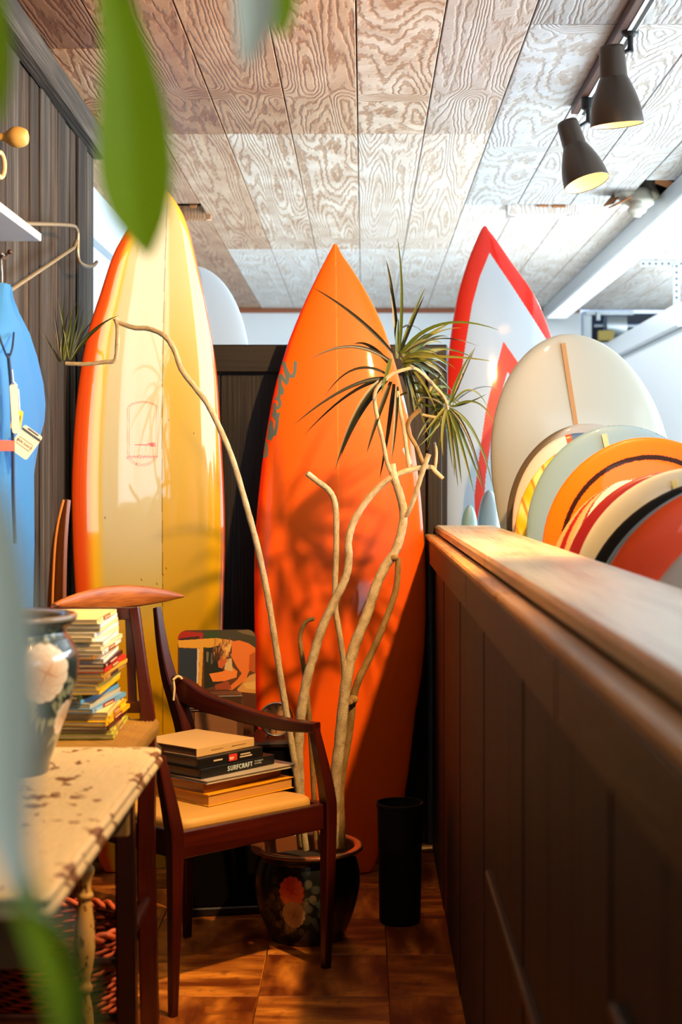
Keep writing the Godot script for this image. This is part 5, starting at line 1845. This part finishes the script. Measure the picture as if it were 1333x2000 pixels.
		blade(o, at(q[0], q[1], C), at(q[2], q[3], C + q[8] * 0.4), at(q[4], q[5], C + q[8]), q[6] * 0.0008, L[q[7]], rng.randf_range(-0.5, 0.5))
	for i in 26:
		var a := rng.randf_range(-1.0, 1.5)
		var r := rng.randf_range(60, 110)
		var b := Vector2(788, 708)
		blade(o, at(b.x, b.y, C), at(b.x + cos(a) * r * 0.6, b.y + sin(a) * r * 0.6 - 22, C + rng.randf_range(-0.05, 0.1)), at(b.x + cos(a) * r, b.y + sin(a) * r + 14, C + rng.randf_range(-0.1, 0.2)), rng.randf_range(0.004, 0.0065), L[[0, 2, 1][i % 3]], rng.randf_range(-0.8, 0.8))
	for q in [
		[878, 790, 898, 720, 926, 682, 5, 2, 0.0], [880, 788, 905, 730, 929, 678, 5, 1, 0.05], [878, 792, 890, 735, 922, 690, 5, 0, -0.05], [884, 786, 925, 730, 955, 800, 4, 0, 0.0], [884, 790, 930, 742, 976, 760, 3, 1, 0.1], [884, 795, 940, 760, 968, 832, 4, 0, -0.05],
		[882, 800, 935, 820, 966, 962, 6, 0, 0.0], [880, 800, 920, 830, 946, 960, 7, 1, -0.05], [880, 800, 910, 860, 944, 955, 7, 0, 0.08], [878, 802, 900, 850, 926, 962, 7, 0, -0.08], [876, 802, 892, 850, 902, 944, 7, 0, 0.05], [874, 802, 884, 860, 895, 950, 6, 2, 0.0], [872, 802, 874, 850, 885, 915, 6, 0, 0.1],
		[882, 798, 925, 830, 955, 905, 5, 0, 0.1], [882, 798, 900, 840, 914, 870, 6, 2, 0.0], [872, 800, 860, 840, 866, 890, 6, 2, -0.1], [870, 800, 850, 830, 835, 880, 6, 2, 0.05], [870, 796, 850, 820, 826, 850, 6, 2, -0.05], [868, 792, 850, 790, 830, 820, 6, 0, 0.05], [872, 790, 862, 750, 830, 730, 6, 0, 0.1], [870, 794, 845, 770, 806, 778, 5, 1, 0.0], [868, 798, 830, 800, 790, 760, 5, 0, 0.1],
		[874, 806, 846, 850, 818, 872, 4, 0, -0.05], [872, 804, 862, 860, 850, 910, 6, 2, 0.1], [868, 800, 840, 850, 832, 880, 6, 2, 0.15], [880, 794, 915, 790, 950, 770, 4, 1, 0.0], [876, 800, 888, 880, 888, 930, 5, 0, 0.02]]:
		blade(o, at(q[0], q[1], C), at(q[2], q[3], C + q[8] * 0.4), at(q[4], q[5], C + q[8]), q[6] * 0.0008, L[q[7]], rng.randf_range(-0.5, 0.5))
	for q in [[862, 800], [840, 770]]:
		for i in 15:
			var a := rng.randf() * TAU
			var r := rng.randf_range(30, 66)
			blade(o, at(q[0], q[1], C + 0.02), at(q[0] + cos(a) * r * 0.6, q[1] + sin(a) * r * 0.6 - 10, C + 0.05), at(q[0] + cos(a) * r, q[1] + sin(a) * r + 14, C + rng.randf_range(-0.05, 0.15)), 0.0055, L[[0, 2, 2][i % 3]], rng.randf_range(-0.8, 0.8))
	for q in [
		[120, 706, 112, 660, 106, 600, 5, 1], [122, 705, 120, 650, 126, 578, 5, 0], [120, 705, 108, 650, 103, 628, 4, 1], [124, 704, 130, 640, 150, 590, 5, 0], [122, 704, 118, 660, 134, 610, 6, 1], [136, 704, 142, 650, 158, 586, 5, 0], [138, 704, 150, 650, 164, 600, 5, 1], [138, 703, 150, 660, 180, 600, 4, 0], [140, 703, 150, 660, 182, 626, 5, 1], [138, 703, 170, 640, 226, 618, 5, 1], [140, 700, 176, 638, 232, 616, 4, 0], [140, 703, 165, 660, 205, 632, 4, 1],
		[118, 706, 96, 670, 74, 636, 3, 1], [118, 708, 104, 690, 100, 664, 3, 0], [136, 702, 128, 650, 112, 580, 4, 0], [126, 704, 136, 660, 140, 624, 5, 0]]:
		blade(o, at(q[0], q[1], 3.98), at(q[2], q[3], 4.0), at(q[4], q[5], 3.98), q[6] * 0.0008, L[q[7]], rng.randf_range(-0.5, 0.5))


# ---------------------------------------------------------------- on and by the plank wall
func on_wall(px: float, py: float, out := 0.03) -> Vector3:
	var k := (710.0 - px) / F
	var d := (0.8265 - out) / (k - 0.019)
	return at(px, py, d)


func build_wall_things() -> void:
	# blue work jacket on a wire hanger
	var dm := 3.36
	var o := thing("work_jacket", "bright blue work jacket hanging on the plank wall with paper tags on its zip", "jacket", Vector3(wall_x(dm) + 0.06, 0.62, -dm))
	var blue := mat(rgb(34, 106, 168), 0.8)
	blue.rim_enabled = true
	blue.rim = 0.2
	var rows := []
	for q in [[0.62, 0.24], [0.85, 0.25], [1.05, 0.255], [1.15, 0.275], [1.23, 0.30], [1.27, 0.325], [1.30, 0.345], [1.35, 0.40], [1.39, 0.405], [1.44, 0.372], [1.50, 0.292], [1.55, 0.20], [1.59, 0.12], [1.62, 0.07], [1.645, 0.05]]:
		var ring := []
		var hw: float = q[1]
		for k in 40:
			var a := TAU * k / 40.0
			var f := 0.007 * sin(a * 5.0 + q[0] * 3.0) + 0.005 * sin(a * 9.0 - q[0] * 7.0)
			var s := cos(a)
			var th := 0.048 * clampf(hw / 0.2, 0.4, 1.0)
			ring.append(Vector3(wall_x(dm - hw * s) + 0.067 + sin(a) * th * pow(1.0 - absf(s) * 0.75, 0.5) + f * (0.4 + absf(sin(a))), q[0], -(dm + hw * s) + 0.0))
		rows.append(ring)
	var m := MB.new()
	m.grid(rows, true, 3)
	obj("body", m, blue, o)
	m = MB.new()
	m.sweep(curve([on_wall(16, 690, 0.128), on_wall(22, 760, 0.132), on_wall(25, 850, 0.132), on_wall(26, 960, 0.132), on_wall(30, 1060, 0.13)], 4), 0.005, 0.003, Vector3.BACK, 4)
	obj("zip_placket", m, mat(rgb(10, 44, 84), 0.7), o)
	m = MB.new()
	m.sweep(curve([on_wall(-6, 640, 0.12), on_wall(4, 672, 0.135), on_wall(16, 698, 0.138), on_wall(24, 680, 0.137), on_wall(27, 650, 0.12)], 5), 0.0024, null, null, 6)
	obj("neck_cord", m, mat(rgb(8, 40, 76), 0.7), o)
	m = MB.new()
	m.sweep([on_wall(-10, 870, 0.134), on_wall(27, 871, 0.142)], 0.011, 0.002, Vector3.UP, 4)
	obj("waist_strap", m, mat(rgb(190, 66, 34), 0.6), o, "rust red strap")
	var f := SystemFont.new()
	f.font_names = PackedStringArray(["Droid Sans"])
	f.font_weight = 700
	var tb := Basis(Vector3.UP, 0.35)
	for q in [
		["swing_tag", 50, 864, 0.048, 0.062, -0.62, rgb(224, 212, 188), "white swing tag printed BEN DAVIS"], ["swing_tag", 33, 820, 0.022, 0.042, -0.15, rgb(232, 186, 24), "small yellow tag"], ["swing_tag", 29, 798, 0.016, 0.105, 0.06, rgb(216, 206, 190), "narrow white tag"]]:
		var p := on_wall(q[1], q[2], 0.152 if q[3] > 0.04 else 0.146)
		var bas := tb * Basis(Vector3.BACK, q[5])
		m = MB.new()
		m.prism(round_rect(q[3], q[4], 0.005), Transform3D(bas, p), 0.0012)
		var t := obj(q[0], m, mat(q[6], 0.6), o, q[7])
		if q[3] > 0.04:
			m = MB.new()
			m.box(p + bas * Vector3(0, 0.021, 0.001), Vector3(0.047, 0.005, 0.0008), bas, 0.0)
			m.box(p + bas * Vector3(0, 0.028, 0.001), Vector3(0.028, 0.003, 0.0008), bas, 0.0)
			for s in [-1.0, 1.0]:
				m.box(p + bas * Vector3(0, -0.004 + s * 0.0075, 0.001), Vector3(0.034, 0.0009, 0.0006), bas, 0.0)
				m.box(p + bas * Vector3(s * 0.017, -0.004, 0.001), Vector3(0.0009, 0.015, 0.0006), bas, 0.0)
			obj("tag_print", m, mat(rgb(30, 52, 76), 0.6), t)
			var tm := TextMesh.new()
			tm.font = f
			tm.text = "BEN DAVIS"
			tm.font_size = 32
			tm.pixel_size = 0.0055 / 23.0
			tm.depth = 0.0006
			tm.material = mat(rgb(30, 52, 76), 0.6)
			var x := MeshInstance3D.new()
			x.name = "lettering"
			x.mesh = tm
			t.add_child(x, true)
			x.transform = xf_of(t).affine_inverse() * Transform3D(bas, p + bas * Vector3(0, -0.004, 0.0009))
		elif q[3] > 0.02:
			m = MB.new()
			for k in 4: m.box(p + bas * Vector3(-0.006 + k * 0.004, 0.0, 0.001), Vector3(0.002, 0.020, 0.0008), bas, 0.0)
			obj("tag_print", m, M.black, t)
	m = MB.new()
	for q in [[24, 722, 26, 745], [26, 745, 33, 752], [33, 752, 31, 760], [33, 758, 34, 800], [36, 760, 39, 806]]:
		m.sweep([on_wall(q[0], q[1], 0.146), on_wall(q[2], q[3], 0.148)], 0.0011, null, null, 6)
	obj("tag_string", m, mat(rgb(206, 226, 236), 0.7), o)
	m = MB.new()
	m.sweep(curve([on_wall(8, 500, 0.05), on_wall(3, 496, 0.055), on_wall(3, 520, 0.06), on_wall(4, 548, 0.06), on_wall(2, 588, 0.065)], 5), 0.0022, null, null, 6)
	m.sweep(curve([on_wall(2, 586, 0.065), on_wall(20, 622, 0.065), on_wall(40, 680, 0.06)], 4), 0.0022, null, null, 6)
	solo("wire_hanger", m, M.zinc, on_wall(3, 560, 0.06), "wire clothes hanger holding the blue jacket on a hook", "hanger")
	m = MB.new()
	m.sweep(curve([on_wall(14, 496, 0.005), on_wall(13, 500, 0.04), on_wall(6, 505, 0.055), on_wall(2, 500, 0.06)], 4), 0.004, null, null, 8)
	m.lathe([Vector2(0.001, 0.006), Vector2(0.006, 0.003), Vector2(0.006, -0.003), Vector2(0.001, -0.006)], on_wall(19, 492, 0.045), Basis(), 10)
	solo("wall_hook", m, mat(rgb(74, 46, 30), 0.4, 0.5), on_wall(14, 496, 0.02), "small brass-tipped hook below the white shelf on the plank wall", "hook")
	# bent rod bracket
	o = thing("rod_bracket", "bent metal display rod with a diagonal brace fixed to the plank wall", "rod", on_wall(30, 440, 0.02))
	m = MB.new()
	m.sweep(curve([on_wall(6, 437, 0.05), on_wall(60, 437, 0.06), on_wall(136, 440, 0.06), on_wall(149, 447, 0.06), on_wall(152, 462, 0.06), on_wall(152, 500, 0.06), on_wall(158, 514, 0.06), on_wall(170, 520, 0.06), on_wall(182, 519, 0.06), on_wall(189, 512, 0.06)], 5), 0.0058, null, null, 10)
	obj("rod", m, mat(rgb(150, 136, 108), 0.35, 0.6), o)
	m = MB.new()
	m.sweep([on_wall(-4, 583, 0.05), on_wall(144, 484, 0.055), on_wall(150, 470, 0.058)], 0.0056, null, null, 10)
	obj("brace", m, mat(rgb(146, 130, 100), 0.4, 0.5), o)
	m = MB.new()
	m.sweep([on_wall(28, 441, 0.004), on_wall(30, 440, 0.056)], 0.006, null, null, 8)
	m.box(on_wall(28, 446, 0.010), Vector3(0.02, 0.035, 0.02), Basis(), 0.003)
	obj("mount", m, mat(rgb(92, 54, 34), 0.5, 0.3), o)
	# white shelf end, peg and ring by the left edge
	m = MB.new()
	var sp := on_wall(8, 455, 0.09)
	m.box(sp + Vector3(0, 0, 0.35), Vector3(0.14, 0.018, 0.82), Basis(), 0.002)
	solo("white_shelf", m, M.white_gloss, sp, "white shelf board jutting from the plank wall at the left edge", "shelf")
	m = MB.new()
	var pf := []
	for q in [[0.001, 0.07], [0.016, 0.068], [0.024, 0.055], [0.026, 0.038], [0.020, 0.024], [0.011, 0.012], [0.010, 0.0]]: pf.append(Vector2(q[0], q[1]))
	m.lathe(curve(pf, 3), on_wall(0, 268, 0.0), Basis(Vector3(0, 0, 1), -PI / 2), 20)
	solo("wooden_peg", m, mat(rgb(206, 160, 84), 0.5), on_wall(0, 268, 0.02), "turned pale wooden peg high on the plank wall at the left edge", "peg")
	m = MB.new()
	var ring := []
	var rc := on_wall(0, 322, 0.02)
	for i in 33:
		var a := TAU * i / 32.0
		ring.append(rc + Vector3(0.006 * cos(a), 0.030 * sin(a), -0.020 * cos(a)))
	m.sweep(ring, 0.006, null, null, 8, 0)
	solo("wooden_ring", m, mat(rgb(196, 168, 120), 0.5), rc, "tan wooden ring hanging just under the peg", "ring")
	# slim wooden board standing between the wall and the yellow board
	o = thing("wooden_handplane", "slim curved wooden board with a pale edge standing beside the yellow surfboard", "board", Vector3(-0.80, 0, -4.05))
	var pts := []
	var ws := []
	var raw := [Vector3(-0.825, 0.002, -4.02), Vector3(-0.83, 0.35, -4.03), Vector3(-0.838, 0.75, -4.05), Vector3(-0.832, 0.98, -4.05), Vector3(-0.822, 1.08, -4.05), Vector3(-0.806, 1.15, -4.05)]
	m = MB.new()
	m.sweep(curve(raw, 5), curve([0.03, 0.034, 0.034, 0.028, 0.02, 0.006], 5), 0.007, Vector3(0.8, 0, 0.6).normalized(), 4)
	obj("blade", m, mat(rgb(120, 66, 26), 0.4), o)
	m = MB.new()
	var e := []
	for p: Vector3 in curve(raw, 5): e.append(p + Vector3(-0.010, 0, 0.012))
	m.sweep(e, 0.004, null, null, 6)
	obj("edge_strip", m, mat(rgb(206, 130, 56), 0.4), o, "pale wood edge strip")


# ---------------------------------------------------------------- far right
func build_far_things() -> void:
	var o := thing("roller_shutter", "open roller shutter housing with a metal drum high in the far back wall", "shutter", Vector3(2.1, 2.17, -10.45))
	var m := MB.new()
	m.box(Vector3(2.13, 2.28, -10.62), Vector3(1.22, 0.24, 0.02), Basis(), 0.0)
	m.box(Vector3(2.13, 2.17, -10.5), Vector3(1.22, 0.015, 0.26), Basis(), 0.0)
	obj("housing", m, mat(rgb(66, 62, 64), 0.7), o)
	m = MB.new()
	m.sweep([Vector3(1.70, 2.285, -10.42), Vector3(1.84, 2.285, -10.42)], 0.085, null, null, 24)
	obj("drum", m, M.zinc, o)
	m = MB.new()
	m.sweep([Vector3(1.62, 2.29, -10.42), Vector3(2.6, 2.29, -10.42)], 0.013, null, null, 12)
	obj("shaft", m, M.zinc, o)
	m = MB.new()
	m.box(Vector3(1.565, 2.275, -10.42), Vector3(0.07, 0.21, 0.08), Basis(), 0.004)
	m.box(Vector3(1.535, 2.275, -10.36), Vector3(0.012, 0.22, 0.06), Basis(), 0.002)
	obj("post", m, M.zinc, o)
	m = MB.new()
	m.box(Vector3(1.72, 2.375, -10.40), Vector3(0.34, 0.03, 0.08), Basis(), 0.003)
	m.box(Vector3(1.64, 2.35, -10.36), Vector3(0.03, 0.06, 0.03), Basis(), 0.003)
	obj("bracket", m, M.zinc, o)
	m = MB.new()
	m.box(Vector3(1.69, 2.2135, -10.34), Vector3(0.11, 0.07, 0.05), Basis(), 0.004)
	solo("yellow_box", m, mat(rgb(196, 170, 90), 0.6), Vector3(1.69, 2.1785, -10.34), "small yellow box under the shutter drum in the far back wall", "box")
	# slotted angle irons hanging from the ceiling
	for q in [["slotted_angle", Vector3(1.62, CEIL - 0.022, -8.04), Vector3(0.24, 0.036, 0.004), 0, "horizontal slotted steel angle fixed to the ceiling at the far right"], ["slotted_angle", Vector3(1.695, 2.21, -8.03), Vector3(0.036, 0.34, 0.004), 1, "vertical slotted steel angle hanging at the far right edge"]]:
		var c: Vector3 = q[1]
		var s: Vector3 = q[2]
		var t := thing(q[0], q[4], "angle iron", c, "slotted angles")
		m = MB.new()
		m.box(c, s, Basis(), 0.001)
		if q[3] == 0: m.box(c + Vector3(0, 0.018, -0.017), Vector3(s.x, 0.004, 0.036), Basis(), 0.001)
		else: m.box(c + Vector3(0.018, 0, -0.017), Vector3(0.004, s.y, 0.036), Basis(), 0.001)
		obj("flange", m, M.zinc, t)
		m = MB.new()
		var n := 7 if q[3] == 0 else 10
		for i in n:
			var u := (i + 0.5) / n - 0.5
			m = MB.new()
			m.box(c + Vector3(u * s.x if q[3] == 0 else 0.0, 0.0 if q[3] == 0 else u * s.y, 0.0022), Vector3(0.014, 0.014, 0.001), Basis(), 0.0)
			obj("slot", m, mat(rgb(70, 78, 84), 0.6), t)


# ---------------------------------------------------------------- plants close to the camera
func big_leaf(o: Node3D, px: Array, d0: float, d1: float, material: Material, fold := 0.35) -> void:   # px rows: [y, left x, right x]
	var l := []
	var r := []
	for q in px:
		l.append(Vector2(q[1], q[0]))
		r.append(Vector2(q[2], q[0]))
	var lc := curve(l, 4)
	var rc := curve(r, 4)
	var rows := []
	for i in lc.size():
		var d := lerpf(d0, d1, i / float(lc.size() - 1))
		var a := at(lc[i].x, lc[i].y, d)
		var b := at(rc[i].x, rc[i].y, d)
		var w := (b - a).length()
		var row := []
		for k in 7:
			var t := k / 6.0
			row.append(a.lerp(b, t) + Vector3(0, 0, -fold * w * (0.5 - absf(t - 0.5))))
		rows.append(row)
	var m := MB.new()
	m.grid(rows, false, 0)
	obj("leaf", m, material, o)


func build_front_leaves() -> void:
	var green := mat(rgb(142, 168, 16), 0.4)
	green.backlight_enabled = true
	green.backlight = Color(0.34, 0.40, 0.03)
	var pale := mat(rgb(232, 236, 214), 0.25)  # sky sheen on the leaf put into a pale colour
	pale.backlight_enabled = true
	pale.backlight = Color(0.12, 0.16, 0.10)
	var o := thing("hanging_plant", "hanging plant close to the camera, its broad green leaf dangling across the ceiling", "plant", Vector3(-0.10, 1.62, -0.86))
	big_leaf(o, [[-110, 212, 226], [-40, 196, 246], [0, 192, 262], [100, 197, 296], [200, 194, 322], [290, 192, 336], [350, 195, 338], [410, 212, 330], [455, 240, 316], [485, 268, 303], [503, 284, 291]], 0.86, 0.82, green)
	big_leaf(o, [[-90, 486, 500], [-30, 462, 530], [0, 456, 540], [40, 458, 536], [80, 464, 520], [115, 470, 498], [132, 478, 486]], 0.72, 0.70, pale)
	big_leaf(o, [[-90, 545, 556], [-40, 520, 580], [0, 508, 580], [30, 520, 576], [55, 536, 566], [72, 548, 556]], 0.80, 0.78, green)
	big_leaf(o, [[-60, -10, 0], [20, -40, 16], [100, -46, 24], [170, -40, 20], [240, -12, 2]], 0.80, 0.76, green)
	var m := MB.new()
	m.sweep(curve([at(-5, -60, 0.80), Vector3(-0.17, 1.60, -0.84), at(219, -110, 0.86), at(493, -90, 0.74), at(550, -90, 0.80), Vector3(-0.02, 1.58, -0.86), Vector3(-0.08, 1.68, -0.86), Vector3(-0.10, 1.82, -0.86)], 4), 0.003, null, null, 8)
	obj("stem", m, M.leaf, o)
	m = MB.new()
	m.lathe([Vector2(0.001, 1.74), Vector2(0.06, 1.74), Vector2(0.085, 1.86), Vector2(0.09, 1.865), Vector2(0.08, 1.86), Vector2(0.07, 1.83), Vector2(0.001, 1.83)], Vector3(-0.10, 0, -0.86), Basis(), 24, 0)
	obj("pot", m, mat(rgb(150, 90, 60), 0.7), o)
	m = MB.new()
	for a in [0.3, 2.4, 4.5]: m.sweep([Vector3(-0.10 + 0.085 * cos(a), 1.862, -0.86 + 0.085 * sin(a)), Vector3(-0.10, 2.2, -0.86)], 0.0018, null, null, 6)
	m.sweep([Vector3(-0.10, 2.195, -0.86), Vector3(-0.10, CEIL + 0.002, -0.86)], 0.0025, null, null, 6)
	obj("hanger_cord", m, mat(rgb(190, 170, 130), 0.9), o)
	o = thing("strap_leaved_plant", "potted plant at the lower left near the camera, one leaf coloured with pale sheen", "plant", Vector3(-0.16, 0, -0.52))
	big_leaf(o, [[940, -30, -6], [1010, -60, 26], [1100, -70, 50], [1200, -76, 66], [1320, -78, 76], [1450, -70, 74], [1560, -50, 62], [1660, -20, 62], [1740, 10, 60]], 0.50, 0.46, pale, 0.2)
	big_leaf(o, [[1480, -60, -30], [1560, -44, 16], [1640, -18, 50], [1740, 14, 82], [1840, 50, 116], [1940, 84, 148], [2040, 112, 170], [2140, 140, 190]], 0.50, 0.52, green, 0.3)
	m = MB.new()
	m.sweep(curve([Vector3(-0.16, 0.22, -0.52), Vector3(-0.15, 0.6, -0.52), at(165, 2140, 0.52), at(36, 1740, 0.46)], 5), curve([0.012, 0.009, 0.004, 0.0015], 5), null, null, 8)
	obj("stem", m, M.leaf, o)
	m = MB.new()
	m.lathe([Vector2(0.001, 0.0), Vector2(0.09, 0.0), Vector2(0.12, 0.22), Vector2(0.125, 0.24), Vector2(0.115, 0.24), Vector2(0.108, 0.21), Vector2(0.001, 0.22)], Vector3(-0.16, 0, -0.52), Basis(), 24, 0)
	obj("pot", m, mat(rgb(120, 70, 46), 0.7), o)
